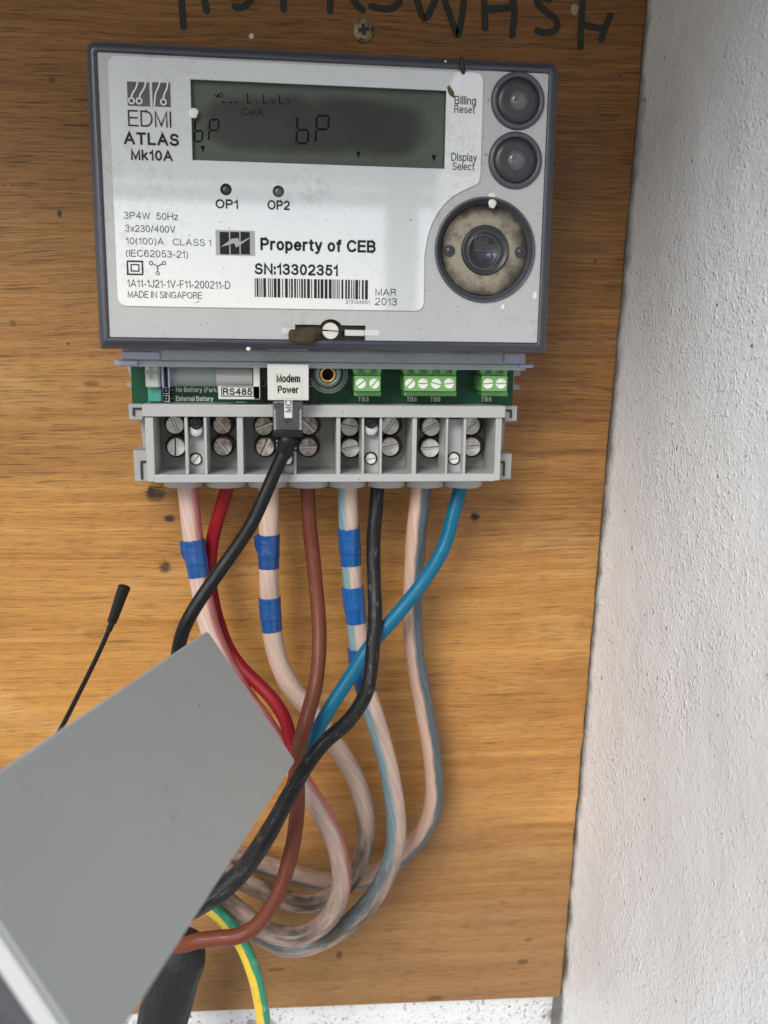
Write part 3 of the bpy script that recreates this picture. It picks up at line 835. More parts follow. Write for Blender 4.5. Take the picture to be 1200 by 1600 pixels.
# buttons
for (bx_, by_) in ((809, 158), (805, 251)):
    k = Rm(bx_, by_, FP, 1)
    b = obj('push_button', lathe(bx_, by_, FP, [(k * 42, FP + .00005), (k * 41, FP + .0009), (k * 37, FP + .0015), (k * 34, FP + .0012), (k * 33, FP + .0003)], 56), M['button'], meter, smooth=True)
    obj('button_cap', lathe(bx_, by_, FP, [(k * 33.2, FP + .0002), (k * 32, FP + .0007), (k * 24, FP + .0010), (k * 16, FP + .0012), (0, FP + .0012)], 48), M['button_dark'], b, smooth=True)
    n_ = obj('button_nub', lathe(bx_ + 1, by_, FP, [(k * 15, FP + .0011), (k * 13.5, FP + .0017), (k * 8, FP + .0021), (0, FP + .0022)], 32), M['button_lite'], b, smooth=True)
# optical port
k = Rm(758, 391, FP, 1)
op = obj('optical_port', lathe(758, 391, FP, [(k * 78.5, FP + .0001), (k * 78, FP + .0008), (k * 76, FP + .0011), (k * 74.5, FP + .0006), (k * 73.5, FP - .0015), (k * 70, FP - .0030), (k * 66, FP - .0036)], 72), M['button'], meter, smooth=True)
obj('port_disc', lathe(758, 391, FP - .0028, [(k * 69, FP - .0036), (k * 67.5, FP - .0028), (k * 37, FP - .0028), (k * 36, FP - .0032)], 72), port_mat(pc.x, pc.z, k * 69), op, origin='world')
obj('port_lens', lathe(758, 391, FP - .0028, [(k * 38, FP - .0030), (k * 36.5, FP - .0018), (k * 34.5, FP - .0016), (k * 32.5, FP - .0022), (k * 26.5, FP - .0026), (k * 26, FP - .0022), (k * 24.6, FP - .0022), (k * 24, FP - .0027), (0, FP - .0024)], 56), M['button_dark'], op, smooth=True)
bm = BM()
q = P(757, 393, FP)
def arc(cx, cz, r, a0, a1, n=24): return [(cx + r * math.cos(a0 + (a1 - a0) * i / n), cz + r * math.sin(a0 + (a1 - a0) * i / n)) for i in range(n + 1)]
ribbon(bm, arc(q.x, q.z, k * 25.4, 0, 2 * math.pi, 40), k * 1.1, FP - .0021)
for s_, xx0, xx1, yb, yc in (("LED", 744, 759, 379, 371), ("IEN", 744, 759, 389.5, 382.5), ("OUT", 762, 774, 389, 382)):
    text(bm, s_, xx0, xx1, yb, yc, FP - .0021)
for xx in (742, 761): ink_rect(bm, xx - .4, xx + .4, 370, 392, FP - .0021)
ink_rect(bm, 742, 776, 391.5, 392.5, FP - .0021); ink_rect(bm, 742, 761, 380.2, 381, FP - .0021)
obj('lens_marking', bm, M['lens_ink'], op)
for xx, yy in ((702.5, 392), (813, 394)):
    obj('port_pin', lathe(xx, yy, FP - .0028, [(k * 8.8, FP - .00279), (k * 8.6, FP - .0025), (k * 8, FP - .0024), (k * 7.2, FP - .0026), (k * 4, FP - .0020), (0, FP - .0019)], 24), M['button_dark'], op, smooth=True)
bl = obj('port_diode', lathe(765, 399, FP - .0024, [(k * 6, FP - .0023), (k * 4, FP - .0017), (0, FP - .0015)], 20), plain("diode_violet", (.10, .08, .22), .2, coat=1), op, smooth=True)

# label plate
LD = FP + .0006
def Lq(x, y): q = P(x, y, LD); return (q.x, q.z)
lt = [(168, 88), (755, 113), (752, 280)]
lout = px2([(168, 88), (755, 113), (752, 283)], LD)
zt = P(460, 100, LD).z; zb_ = P(430, 482, LD).z; xl = P(176, 280, LD).x; xr = P(753, 200, LD).x; xr2 = P(663, 440, LD).x
def ql(x, y): q = P(x, y, LD); return (q.x, q.z)
notch = [ql(752, 272)] + [ql(*p) for p in ((748, 285), (739, 291), (723, 298), (708, 306), (695, 318), (684, 332), (676, 347), (671, 360), (667, 375))] + [ql(663, 400)]
raw = [(xl, zb_), (xr2, zb_)]
cr = Rm(400, 300, LD, 16)
L1 = [(xl, zt), (xl, zb_), (xr2, zb_)] ; 
outl = round_poly([(xl, zt), (xl, zb_), (xr2, zb_), (notch[-1][0], notch[-1][1])] + notch[::-1][1:-1] + [(xr, notch[0][1]), (xr, zt)], [cr, cr, cr] + [0.0003] * (len(notch) + 0) + [cr], 6)
dq = (P(297, 124, LD), P(698, 141, LD), P(694, 264, LD), P(301, 250, LD))
dx0, dx1 = (dq[0].x + dq[3].x) / 2, (dq[1].x + dq[2].x) / 2; dz1, dz0 = (dq[0].z + dq[1].z) / 2, (dq[2].z + dq[3].z) / 2
o1 = P(353, 296, LD); o2 = P(435, 299, LD); orr = Rm(400, 300, LD, 9)
lab = obj('label_plate', prism([outl, rect2(dx0, dx1, dz0, dz1), circle2(o1.x, o1.z, orr, 28), circle2(o2.x, o2.z, orr, 28)], LD, FP + .00002), M['label'], meter, origin='world')
obj('face_plate', prism([outer] + holes + [rect2(dx0 - .0004, dx1 + .0004, dz0 - .0004, dz1 + .0004), circle2(o1.x, o1.z, orr * 1.02, 28), circle2(o2.x, o2.z, orr * 1.02, 28)], FP, FP - .012), M['face'], meter, origin='world')
# printing
bm = BM()
T = lambda s, a, b, yb, yc, bold=0: text(bm, s, a, b, yb, yc, LD, bold)
T("EDMI", 200.5, 268, 198.5, 173, 0.1); T("ATLAS", 194, 280, 227, 207.5, 1.6); T("Mk10A", 205, 270, 251, 234.5, 1.5)
T("OP1", 337, 372, 326, 311.5, 1.3); T("OP2", 418, 453, 328, 313, 1.3)
T("Property of CEB", 407, 587, 393, 373.5, 1.6)
T("SN:13302351", 398, 528, 430, 412.5, 1.5)
obj('bold_lettering', bm, M['ink'], lab)
bm = BM()
T("Billing", 710, 743.5, 163.5, 150.5, .3); T("Reset", 709.5, 742, 177, 165, .3)
T("Display", 705, 745, 252, 239.5, .3); T("Select", 707, 741, 266, 254, .3)
obj('button_lettering', bm, M['ink_light'], lab)
bm = BM()
T("213134851", 540, 577.5, 475, 469, .1); T("MAR", 586.5, 619, 462, 451, .1); T("2013", 586, 620, 477, 465.5, .1)
obj('date_lettering', bm, M['ink_light'], lab)
bm = BM()
T("3P4W  50Hz", 194, 278.5, 343, 332, .1); T("3x230/400V", 196, 274, 363, 352, .1)
T("10(100)A   CLASS 1", 197, 330, 383, 372.5, .1); T("(IEC62053-21)", 197, 294, 402, 391, .1)
T("1A11-1J21-1V-F11-200211-D", 199, 360, 450, 438, .1); T("MADE IN SINGAPORE", 200, 316, 466, 455.5, .1)
# double square and star symbols
def rect_line(bm, x0, x1, y0, y1, wpx, d):
    ink_rect(bm, x0, x1, y0, y0 + wpx, d); ink_rect(bm, x0, x1, y1 - wpx, y1, d)
    ink_rect(bm, x0, x0 + wpx, y0 + wpx, y1 - wpx, d); ink_rect(bm, x1 - wpx, x1, y0 + wpx, y1 - wpx, d)
rect_line(bm, 198, 224, 407, 430, 2.6, LD); rect_line(bm, 204, 218, 412.5, 424.5, 2, LD)
kk = Rm(246, 418, LD, 1)
for (ax, ay) in ((236, 411), (256, 411), (246.5, 427)):
    q = P(ax, ay, LD); ribbon(bm, circle2(q.x, q.z, kk * 2.6, 16), kk * 1.2, LD, closed=True)
    c0 = P(246.5, 416, LD); v = Vector((q.x - c0.x, q.z - c0.z)); e_ = v.normalized() * (v.length - kk * 2.6)
    ribbon(bm, [(c0.x, c0.z), (c0.x + e_.x, c0.z + e_.y)], kk * 1.4, LD, lift=.00013)
obj('rating_lettering', bm, M['ink_light'], lab)
# bar code
bm = BM(); x = 398.0; random.seed(42)
while x < 575:
    wd = random.choice((1.5, 1.5, 2.9, 2.9, 4.4)); wd = min(wd, 576.5 - x)
    ink_rect(bm, x, x + wd, 434.5 + (x - 398) * .018, 464 + (x - 398) * .022, LD); x += wd + random.choice((1.5, 1.5, 2.0, 2.9))
obj('bar_code', bm, M['ink'], lab)
# maker emblem with curved leads ending in rings
bm = BM()
ink_rect(bm, 199, 234, 128, 166, LD, .00008); ink_rect(bm, 238, 266.5, 129, 167, LD, .00008)
obj('maker_emblem', bm, plain("emblem_dark", (.07, .07, .075), .4, bump=0, var=.5, vscale=120), lab)
bm = BM()
def pxline(bm, pts, wpx, d, lift):
    v = [Vector((*p, 0)) for p in pts]; sp = spline(v, 6) if len(v) > 2 else v
    ribbon(bm, px2([(p.x, p.y) for p in sp], d), Rm(pts[0][0], pts[0][1], d, wpx), d, lift=lift)
for pts, ring in (([(215, 127), (213, 137), (207, 146), (205.5, 152)], (205.5, 157.5)), ([(228, 127), (226, 137), (220, 146), (218, 152)], (217.5, 158)),
                  ([(250, 128), (247, 138), (243, 146), (241, 166)], None), ([(262, 128), (261, 138), (257, 146), (255.5, 154)], (255.5, 159.5))):
    pxline(bm, pts, 2, LD, .00020)
    if ring:
        q = P(*ring, LD); ribbon(bm, circle2(q.x, q.z, kk * 4.1, 20), kk * 1.8, LD, lift=.00020, closed=True)
obj('emblem_lines', bm, M['silk'], lab)
# supplier emblem: three dark blocks crossed by a bolt
bm = BM(); ink_rect(bm, 337, 398.5, 360, 399.5, LD, .00005); obj('emblem_ground', bm, M['ink_grey'], lab)
bm = BM()
for a_, b_ in ((343.5, 358), (360, 374), (376, 390.5)): ink_rect(bm, a_, b_, 362.5, 397.5, LD, .00009)
obj('supplier_emblem', bm, M['ink'], lab)
bm = BM(); pts = [P(x, y, LD) for x, y in ((345, 386), (362, 373), (372, 372), (374, 379), (396, 368), (378, 381), (369, 387), (366, 380), (356, 383))]
nv = [bm.verts.new((p.x, -LD - .00016, p.z)) for p in pts]; bm.faces.new(nv)
obj('emblem_bolt', bm, M['ink_grey'], lab)

# display
DD = LD - .0022
dc = P(497, 196, DD); 
disp = obj('display', PB((290, 706, 112, 276, DD, DD - .001)), lcd_mat(dc.x + .0004, P(497, 197, DD).z, Rm(500, 200, DD, 178), Rm(500, 200, DD, 44)), meter, origin='world')
def seg7(bm, px, py, w_, h, segs, th=2.3, sk=2):
    tl, tr = (px + sk, py), (px + w_ + sk, py); ml, mr = (px + sk / 2, py + h / 2), (px + w_ + sk / 2, py + h / 2); bl_, br = (px, py + h), (px + w_, py + h)
    for c_ in segs:
        a, b = {'a': (tl, tr), 'b': (tr, mr), 'c': (mr, br), 'd': (bl_, br), 'e': (ml, bl_), 'f': (tl, ml), 'g': (ml, mr)}[c_]
        ax, ay = a; bx, by = b
        a = (ax + (bx - ax) * .08, ay + (by - ay) * .08); b = (bx - (bx - ax) * .08, by - (by - ay) * .08)
        pxline(bm, [a, b], th, DD, .00012)
bm = BM()
seg7(bm, 303.5, 188, 12, 33, 'fedcg', 2.8); seg7(bm, 326, 187, 14, 33, 'feabg', 2.8)
seg7(bm, 463, 182, 18, 42, 'fedcg', 3.4); seg7(bm, 493, 181, 19, 42, 'feabg', 3.4)
for s_, a_, b_, yb in (("L1", 386, 403, 161), ("L2", 411, 429, 162), ("L3", 436, 453, 163)):
    text(bm, s_[0], a_, a_ + 7, yb, yb - 15, DD, .3); text(bm, s_[1], b_ - (4.5 if s_[1] == '1' else 6), b_ - (2 if s_[1] == '1' else 0), yb, yb - 7, DD, .3)
text(bm, "CelA", 378, 412, 181, 169, DD, 0)
for ax, ay in ((317, 228), (560, 237), (678, 242)):
    pts = [P(x, y, DD) for x, y in ((ax - 4, ay), (ax + 4, ay), (ax, ay + 11))]
    bm.faces.new([bm.verts.new((p.x, -DD - .00012, p.z)) for p in pts])
pxline(bm, [(336, 148), (340, 152), (341, 147)], 2, DD, .00012); q = P(345, 149, DD); ribbon(bm, circle2(q.x, q.z, kk * 3, 14), kk * 1.3, DD, closed=True)
for a_ in (346, 357, 366): pxline(bm, [(a_, 160), (a_ + 6, 160.5)], 1.8, DD, .00012)
obj('display_digits', bm, M['seg'], disp)
for q in (o1, o2):
    bm = BM(); vs = bmesh.ops.create_uvsphere(bm, u_segments=20, v_segments=10, radius=orr * .92)
    for v in bm.verts: v.co = Vector((v.co.x + q.x, v.co.y * .5 - LD + .0014, v.co.z + q.z))
    obj('indicator_light', bm, M['button_dark'] if q is o1 else M['recess'], meter, smooth=True)

# lower lip of the clear cover
LPD = .050
obj('cover_lip', PB((192, 822, 549, 566, LPD, LPD - .0015), (192, 822, 566.3, 576, LPD - .0005, LPD - .009)), M['lip'], meter, bevel=.0003)
obj('cover_catch', PB((178, 215, 562.5, 571.5, LPD + .0008, LPD - .004)), M['lip2'], meter, bevel=.0005)
obj('cover_catch', PB((812, 834, 569, 575, LPD + .0008, LPD - .004)), M['lip2'], meter, bevel=.0005)
obj('cover_corner', PB((190, 250, 548.5, 562, LPD + .0012, LPD + .0002)), M['lip2'], meter, bevel=.0005)
obj('cover_corner', PB((788, 821, 548.5, 567, LPD + .0012, LPD + .0002)), M['lip2'], meter, bevel=.0005)

# base casting with stepped ears behind the terminals
BD = .020
base = px2([(197, 570), (205, 592), (205, 597), (198, 597), (199, 604), (216, 605), (221, 632), (203, 632), (203, 656), (219, 656), (224, 700), (208, 704), (211, 752), (228, 752),
            (783, 750), (798, 749), (800, 709), (785, 707), (789, 660), (807, 658), (808, 634), (793, 633), (795, 609), (812, 609), (812, 602), (803, 601), (803, 588), (813, 587), (813, 571)], BD)
obj('base_casting', prism([base], BD, .0015), M['base'], meter, bevel=.0003)
bm = BM()
for r_ in ((207, 221.5, 637, 640, 1), (207, 210, 640, 650, 1), (219.5, 231, 720, 723, 1), (219.5, 222.5, 723, 749, 1), (790, 800, 640, 643, 1), (797, 800, 643, 653, 1), (780, 789, 721, 723.5, 1), (786.5, 789, 723.5, 744, 1)):
    obj('catch_gap', PB((*r_[:4], BD + .0132, BD + .0125)), M['hollow'], meter)
for r_ in ((201, 223, 631, 656, BD + .0125, BD), (210, 230, 704, 752, BD + .0125, BD), (789, 808, 634, 658, BD + .0125, BD), (779, 799, 709, 748, BD + .0125, BD)):
    obj('side_catch', PB(r_), M['base'], meter, bevel=.0003)

# circuit board
PD = .030
obj('circuit_board', PB((205, 802, 545, 640, PD, PD - .0016)), M['pcb'], meter)
bm = BM(); pbox(bm, 404, 486, 566, 640, PD + .0003, PD + .0001); obj('dark_strip', bm, M['pcb_dark'], meter)
bm = BM()
t2 = lambda s, a, b, yb, yc, bo=1.1: text(bm, s, a, b, yb, yc, PD, bo)
t2("No Battery (Park)", 275, 341, 612.5, 605); t2("External Battery", 275, 333.5, 626.5, 619)
t2("TB9", 369, 384, 633.5, 627.5); t2("TB3", 559, 576, 627.5, 620); t2("TB5", 635, 651, 627.5, 620); t2("TB6", 672, 688, 627.5, 620); t2("TB8", 751, 768, 627.5, 620)
for yy in (609, 622.5): ink_rect(bm, 266, 271, yy - .5, yy + .5, PD)
kq = Rm(512, 585, PD, 1); q = P(513, 584, PD)
ribbon(bm, circle2(q.x, q.z, kq * 30, 60), kq * 1.2, PD, closed=True); ribbon(bm, circle2(q.x, q.z, kq * 24, 60), kq * 1.2, PD, closed=True)
for i in range(44):
    a = 2 * math.pi * i / 44
    for s_ in (1, -1):
        a2 = a + s_ * .22
        ribbon(bm, [(q.x + kq * 24.5 * math.cos(a), q.z + kq * 24.5 * math.sin(a)), (q.x + kq * 29.5 * math.cos(a2), q.z + kq * 29.5 * math.sin(a2))], kq * .9, PD, lift=.00014 + .00001 * s_)
for cx_ in (484, 410):
    q2 = P(cx_, 598, PD); ribbon(bm, circle2(q2.x, q2.z, kq * 5.5, 24), kq * .8, PD + .0003, closed=True)
obj('silkscreen', bm, M['silk'], meter)
# battery connector pins, teal header, clear battery holder
obj('battery_header', PB((231, 252, 606.5, 627.5, PD + .006, PD)), M['teal'], meter, bevel=.0003)
bm = BM()
for yy in (605.5, 617.5):
    rect_line(bm, 254, 265, yy, yy + 10, 1, PD + .0032); ink_rect(bm, 258.5, 260.5, yy + 4, yy + 6, PD + .0032)
b_ = obj('jumper_block', PB((253, 266, 604.5, 616, PD + .003, PD), (253, 266, 616.8, 628.5, PD + .003, PD)), M['blackp'], meter)
obj('jumper_marking', bm, M['silk'], b_)
obj('battery_holder', PB((226, 250, 556, 606, LPD - .010, PD + .004)), plain("holder_clear", (.75, .78, .76), .2, alpha=.72, coat=.8, var=.2, vscale=300), meter, bevel=.001)
bm = BM(); pxline(bm, [(226, 582), (246, 582)], 5, LPD - .0098, .0001); pxline(bm, [(236, 573), (236, 592)], 5, LPD - .0098, .00014)
obj('holder_screw', bm, M['base'], meter)
obj('holder_rib', PB((252, 256, 561, 606, LPD - .006, PD + .001), (262, 265, 561, 606, LPD - .004, PD + .001)), M['lip2'], meter, bevel=.0003)
def hcyl(x0_, x1_, yc, rpx, d):
    a = P(x0_, yc, d); b = P(x1_, yc, d); b.z = a.z
    return tube([a.lerp(b, i / 6) for i in range(7)], Rm((x0_ + x1_) / 2, yc, d, rpx), 32)
obj('clear_tube', hcyl(266, 341, 587, 17, .0385), M['clear'], meter)
obj('module_tube', hcyl(339, 395, 589, 17.5, .0390), M['cylgrey'], meter)
rs = obj('module_plate', PB((396, 406, 571, 624, .0455, PD), (341, 406, 603, 624, .0455, .0440)), M['white'], meter, bevel=.0002)
bm = BM(); rect_line(bm, 345.5, 397, 603.8, 619.5, 1.1, .0456); text(bm, "RS485", 348.5, 394, 617.2, 606.5, .0456, 1.2)
obj('module_lettering', bm, M['ink'], rs)
# green screw terminals
for (xa, xb, xs) in ((553.5, 595, (564, 585)), (631.5, 713, (641, 661, 681.5, 702)), (753, 793, (763, 783))):
    G = .0465
    g = obj('terminal_connector', PB((xa, xb, 587.5, 611.5, G, PD), (xa, xb, 570, 587.2, G - .004, PD), (xa, xb + .5, 611.7, 619, G - .0065, PD)), M['tgreen'], meter, bevel=.0003)
    bm = BM(); n = len(xs)
    wdt = (xb - xa) / n
    for i in range(n + 1):
        xx = xa + i * wdt
        w3 = 5 if i in (0, n) else 7
        xx = min(max(xx, xa + w3 / 2), xb - w3 / 2)
        q = [P(xx - w3, 577, G), P(xx + w3, 577, G), P(xx + w3 * .45, 583.5, G), P(xx - w3 * .45, 583.5, G)]
        prism([[(p.x, p.z) for p in q]], G - .0012, G - .004, bm)
    obj('clamp_tooth', bm, M['tgreen'], g)
    for i, xx in enumerate(xs):
        obj('connector_screw', screw_head(xx, 599.3, 8, G + .0003, random.uniform(-.3, 1.1), .0008, .12), M['nickel_w'], g)
# brass insert in its clear boss
kb = Rm(512, 585, .045, 1)
bs = obj('insert_boss', lathe(512, 584, .045, [(kb * 25, PD), (kb * 23, .040), (kb * 21, .0465), (kb * 17, .048), (kb * 14, .0475), (kb * 13, .046)], 40), plain("boss_smoke", (.16, .21, .21), .2, alpha=.72, coat=1, var=.3, vscale=200), meter, smooth=True)
obj('brass_ring', lathe(512, 585, .045, [(kb * 14.5, .0455), (kb * 14, .0472), (kb * 12.6, .0472), (kb * 12.3, .0462)], 36), M['recess'], bs, smooth=True)
obj('brass_insert', lathe(512, 585, .045, [(kb * 12, .0462), (kb * 11.5, .0478), (kb * 9.8, .0478), (kb * 9.2, .047), (kb * 9.2, .034)], 36), M['brass'], bs, smooth=True)
obj('insert_bore', lathe(512, 585, .045, [(kb * 9.3, .0340), (0, .0340)], 24), M['hollow'], bs)

# terminal block
TD = .0430; FL = .0185
tb_rects = [(222, 790, 633, 652, TD + .0008, PD - .002), (228, 241, 652, 753, TD, .012), (773.5, 783, 652, 751, TD, .012), (241.2, 773.3, 741, 753.3, TD, .012)]
blk = obj('terminal_block', PB(*tb_rects), M['grey'], meter, bevel=.0003)
obj('block_floor', PB((232, 780, 640, 752, FL, .010)), M['grey_in'], blk)
bm = BM()
for a_, b_ in ((289, 294), (319, 323.5), (370.5, 380), (432, 436.5), (459, 463), (525.5, 532), (565.5, 569), (593, 597), (644, 651), (696.5, 700), (724, 728)):
    obj('cell_divider', PB((a_, b_, 650, 741.5, TD - .0004, FL - .001)), M['grey'], blk, bevel=.0002)
bm = BM()
for a_, b_ in ((294.2, 318.8), (436.7, 458.8), (569.2, 592.8), (700.2, 723.8)):
    obj('narrow_floor', PB((a_, b_, 655, 741, TD - .0065, FL - .001)), M['grey_in'], blk)
scr = [(273, 664, -1.25, 'nickel_w'), (275, 699, 1.5, 'nickel'), (347, 664, -.85, 'nickel_b'), (348, 698, -.95, 'nickel_b'), (412, 666, .35, 'nickel_b'), (414, 699, 1.1, 'nickel_b'),
       (482, 665, -.75, 'nickel_b'), (481, 699, .05, 'nickel_b'), (546.5, 667, -.15, 'nickel'), (547.5, 700.5, .2, 'nickel_w'), (609.5, 665, .95, 'nickel'), (609.5, 698.5, .25, 'nickel'),
       (674, 667, .4, 'nickel_w'), (672.5, 700.5, .08, 'nickel_w'), (736, 665, .8, 'nickel'), (737, 698.5, 0, 'nickel')]
SD = FL + .0090
for x, y, a, mt in scr:
    kr = Rm(x, y, SD, 1)
    t_ = obj('terminal_screw', screw_head(x, y, 14.2, SD, a + random.uniform(-.05, .05), .0022, .19), M[mt], blk)

bm = BM()
for x, y, a, mt in scr: lathe(x + 1.4, y - 1.8, SD - .0022, [(Rm(x, y, FL, 17.6), FL - .0005), (Rm(x, y, FL, 17.6), SD - .0024), (Rm(x, y, FL, 17.2), SD - .0022), (Rm(x, y, FL, 16.9), SD - .003), (0, SD - .0031)], 32, bm)
obj('screw_hole', bm, M['hollow'], blk)
for x, y, a in ((306, 718, .9), (449, 718, .6), (579.5, 717, .2), (709.5, 717, .1)):
    obj('link_screw', screw_head(x, y, 8, TD - .0050, a, .0015, .15), M['nickel_w'], blk)
for x, y in ((306, 718), (449, 718), (579.5, 717), (709.5, 717)):
    obj('link_hole', lathe(x, y - 1, TD - .0065, [(Rm(x, y, TD - .0065, 10.5), TD - .00645), (0, TD - .00644)], 24), M['hollow'], blk)
for x, y in ((306, 663), (580, 661)):
    k3 = Rm(x, y, .041, 1)
    h_ = obj('voltage_link', PB((x - 10, x + 10, y, y + 12, TD - .0030, TD - .0062)), M['white_cyl'], blk, bevel=.001, seg=3)
    bm = lathe(x, y + 9, TD - .003, [(k3 * 10.5, TD - .0063), (k3 * 10.5, TD - .0033), (k3 * 9.5, TD - .0028), (0, TD - .0027)], 28)
    obj('link_cap', bm, M['white_cyl'], blk, smooth=True)
    bm = lathe(x, y - 2, TD - .0018, [(k3 * 10.5, TD - .0030), (k3 * 10, TD - .0018), (k3 * 5, TD - .0016), (k3 * 4.5, TD - .0022), (k3 * 3.5, TD - .0012), (k3 * 1.5, TD - .0012), (0, TD - .0016)], 28)
    obj('link_contact', bm, M['blackp'], blk, smooth=True)
# rubber collars the cables come out of
OUT = .0250
for i, x in enumerate((287.5, 353.5, 418, 482, 542, 603, 663, 722)):
    r = Rm(x, 757, OUT, 31 if i < 4 else 30)
    a = P(x, 744, OUT); b = P(x, 757.5, OUT); a.x = b.x
    obj('cable_collar', tube([a.lerp(b, t / 3) for t in range(4)] + [b + Vector((0, 0, -.0004))], lambda t: r if t < .9 else r * .93, 36), M['grey_in'], blk)

# ------------------------------------------------------------------ cables
def cable(name, label, mat, pts, rpx, cat='cable', group=None, wob=.03, radf=None, rise=True):
    wob = max(wob, .045)
    """pts: (photo x, photo y, height above board) along the middle of the cable"""
    P3 = [P(x, y, d) for x, y, d in pts]
    if rise:
        P3 = [P3[0] + Vector((0, 0, .0045))] + P3
    sp = spline(P3, 10)
    x, y, d = pts[0]; r = Rm(x, y, d, rpx)
    root = thing(name, label, cat, P3[0], group)
    o = obj('sheath', tube(sp, (lambda t: r * radf(t)) if radf else r, 22, wob=wob), mat, root)
    return root, sp, r

def tape(root, sp, r, ya, yb, ragged=1.0, flap=None):
    """adhesive tape wound round the cable between two photo heights"""
    def py(v):
        c = Vector((v.x, v.y + DB, v.z)); cam_v = Vector((c.x * VX.x - c.z * VD.x + c.y * VN.x, c.x * VX.y - c.z * VD.y + c.y * VN.y, c.x * VX.z - c.z * VD.z + c.y * VN.z))
        return 800 + F * cam_v.y / cam_v.z
    dense = []
    for a, b in zip(sp, sp[1:]): dense += [a.lerp(b, t / 5) for t in range(5)]
    pick = [v for v in dense if ya <= py(v) <= yb]
    bm = tube(pick, r * 1.05, 24, cap=False)
    for i, v in enumerate(bm.verts):
        pass
    tube(pick[: max(3, len(pick) * 2 // 3)], r * 1.12, 24, cap=False, bm=bm, wob=.05)
    if flap:
        c = pick[len(pick) // 3]; s_ = flap
        q = [bm.verts.new(c + Vector((s_ * r * .9, -r * .3, .006))), bm.verts.new(c + Vector((s_ * r * 1.45, -r * .1, .0045))), bm.verts.new(c + Vector((s_ * r * 1.35, -r * .2, -.0005))), bm.verts.new(c + Vector((s_ * r * .95, -r * .4, -.004)))]
        bm.faces.new(q)
    o = obj('blue_tape', bm, M['tape'], root, smooth=True)
    so_ = o.modifiers.new('thick', 'SOLIDIFY'); so_.thickness = .00012

G = 'cables running down from the terminal block'
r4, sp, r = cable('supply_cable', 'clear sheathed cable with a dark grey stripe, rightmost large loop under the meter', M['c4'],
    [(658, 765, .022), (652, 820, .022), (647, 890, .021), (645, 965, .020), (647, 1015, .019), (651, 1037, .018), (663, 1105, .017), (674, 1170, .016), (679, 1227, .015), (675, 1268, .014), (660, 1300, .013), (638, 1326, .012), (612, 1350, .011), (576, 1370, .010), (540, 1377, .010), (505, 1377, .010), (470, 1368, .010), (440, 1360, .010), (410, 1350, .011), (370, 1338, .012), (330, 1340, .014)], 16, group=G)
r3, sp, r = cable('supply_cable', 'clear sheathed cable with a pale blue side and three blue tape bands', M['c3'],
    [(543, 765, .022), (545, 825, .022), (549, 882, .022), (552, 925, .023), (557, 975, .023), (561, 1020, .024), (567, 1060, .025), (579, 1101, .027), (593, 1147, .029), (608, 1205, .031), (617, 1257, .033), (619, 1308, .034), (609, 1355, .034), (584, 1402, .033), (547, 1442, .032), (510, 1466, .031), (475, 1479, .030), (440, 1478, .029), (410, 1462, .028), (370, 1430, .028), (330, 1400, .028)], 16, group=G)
tape(r3, sp, r, 824, 883); tape(r3, sp, r, 916, 972); tape(r3, sp, r, 1012, 1082)
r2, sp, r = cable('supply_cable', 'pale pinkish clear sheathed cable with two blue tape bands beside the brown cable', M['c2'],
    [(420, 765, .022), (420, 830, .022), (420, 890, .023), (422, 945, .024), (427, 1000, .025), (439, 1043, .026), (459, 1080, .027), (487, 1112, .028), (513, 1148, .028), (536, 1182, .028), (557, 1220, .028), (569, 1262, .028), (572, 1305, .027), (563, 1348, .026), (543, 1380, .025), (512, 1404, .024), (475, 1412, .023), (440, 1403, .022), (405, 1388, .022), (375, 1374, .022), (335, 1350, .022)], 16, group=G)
tape(r2, sp, r, 834, 888, flap=-1); tape(r2, sp, r, 932, 986)
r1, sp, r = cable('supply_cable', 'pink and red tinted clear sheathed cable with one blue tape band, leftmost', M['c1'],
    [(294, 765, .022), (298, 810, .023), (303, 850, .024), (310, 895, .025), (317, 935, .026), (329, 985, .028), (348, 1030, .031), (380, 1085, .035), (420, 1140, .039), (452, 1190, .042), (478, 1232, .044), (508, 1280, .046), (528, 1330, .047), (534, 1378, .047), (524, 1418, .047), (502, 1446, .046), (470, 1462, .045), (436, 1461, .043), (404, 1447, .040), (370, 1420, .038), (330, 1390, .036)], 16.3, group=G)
tape(r1, sp, r, 843, 901, flap=-1)
cable('red_cable', 'red sheathed cable crossing behind the leftmost clear cable', M['red'],
    [(354, 765, .022), (348, 785, .021), (339, 815, .020), (331, 850, .018), (328, 895, .017), (333, 940, .017), (342, 975, .020), (355, 1010, .025), (378, 1044, .030), (403, 1068, .034), (428, 1095, .038), (446, 1125, .041), (454, 1160, .043), (461, 1212, .047), (446, 1250, .050), (421, 1296, .055), (396, 1340, .056), (360, 1378, .056), (290, 1400, .056)], 10.7, group=G)
cable('blue_cable', 'bright blue sheathed cable curving left behind the black one', M['blue'],
    [(719, 765, .022), (709, 800, .024), (699, 840, .026), (682, 877, .029), (657, 915, .033), (629, 950, .036), (605, 978, .038), (583, 1003, .039), (566, 1027, .040), (551, 1052, .041), (529, 1085, .043), (508, 1119, .045), (491, 1150, .046), (478, 1182, .047), (464, 1217, .047), (446, 1252, .048), (424, 1294, .048), (398, 1335, .048), (366, 1372, .048), (320, 1405, .048)], 10.7, group=G)
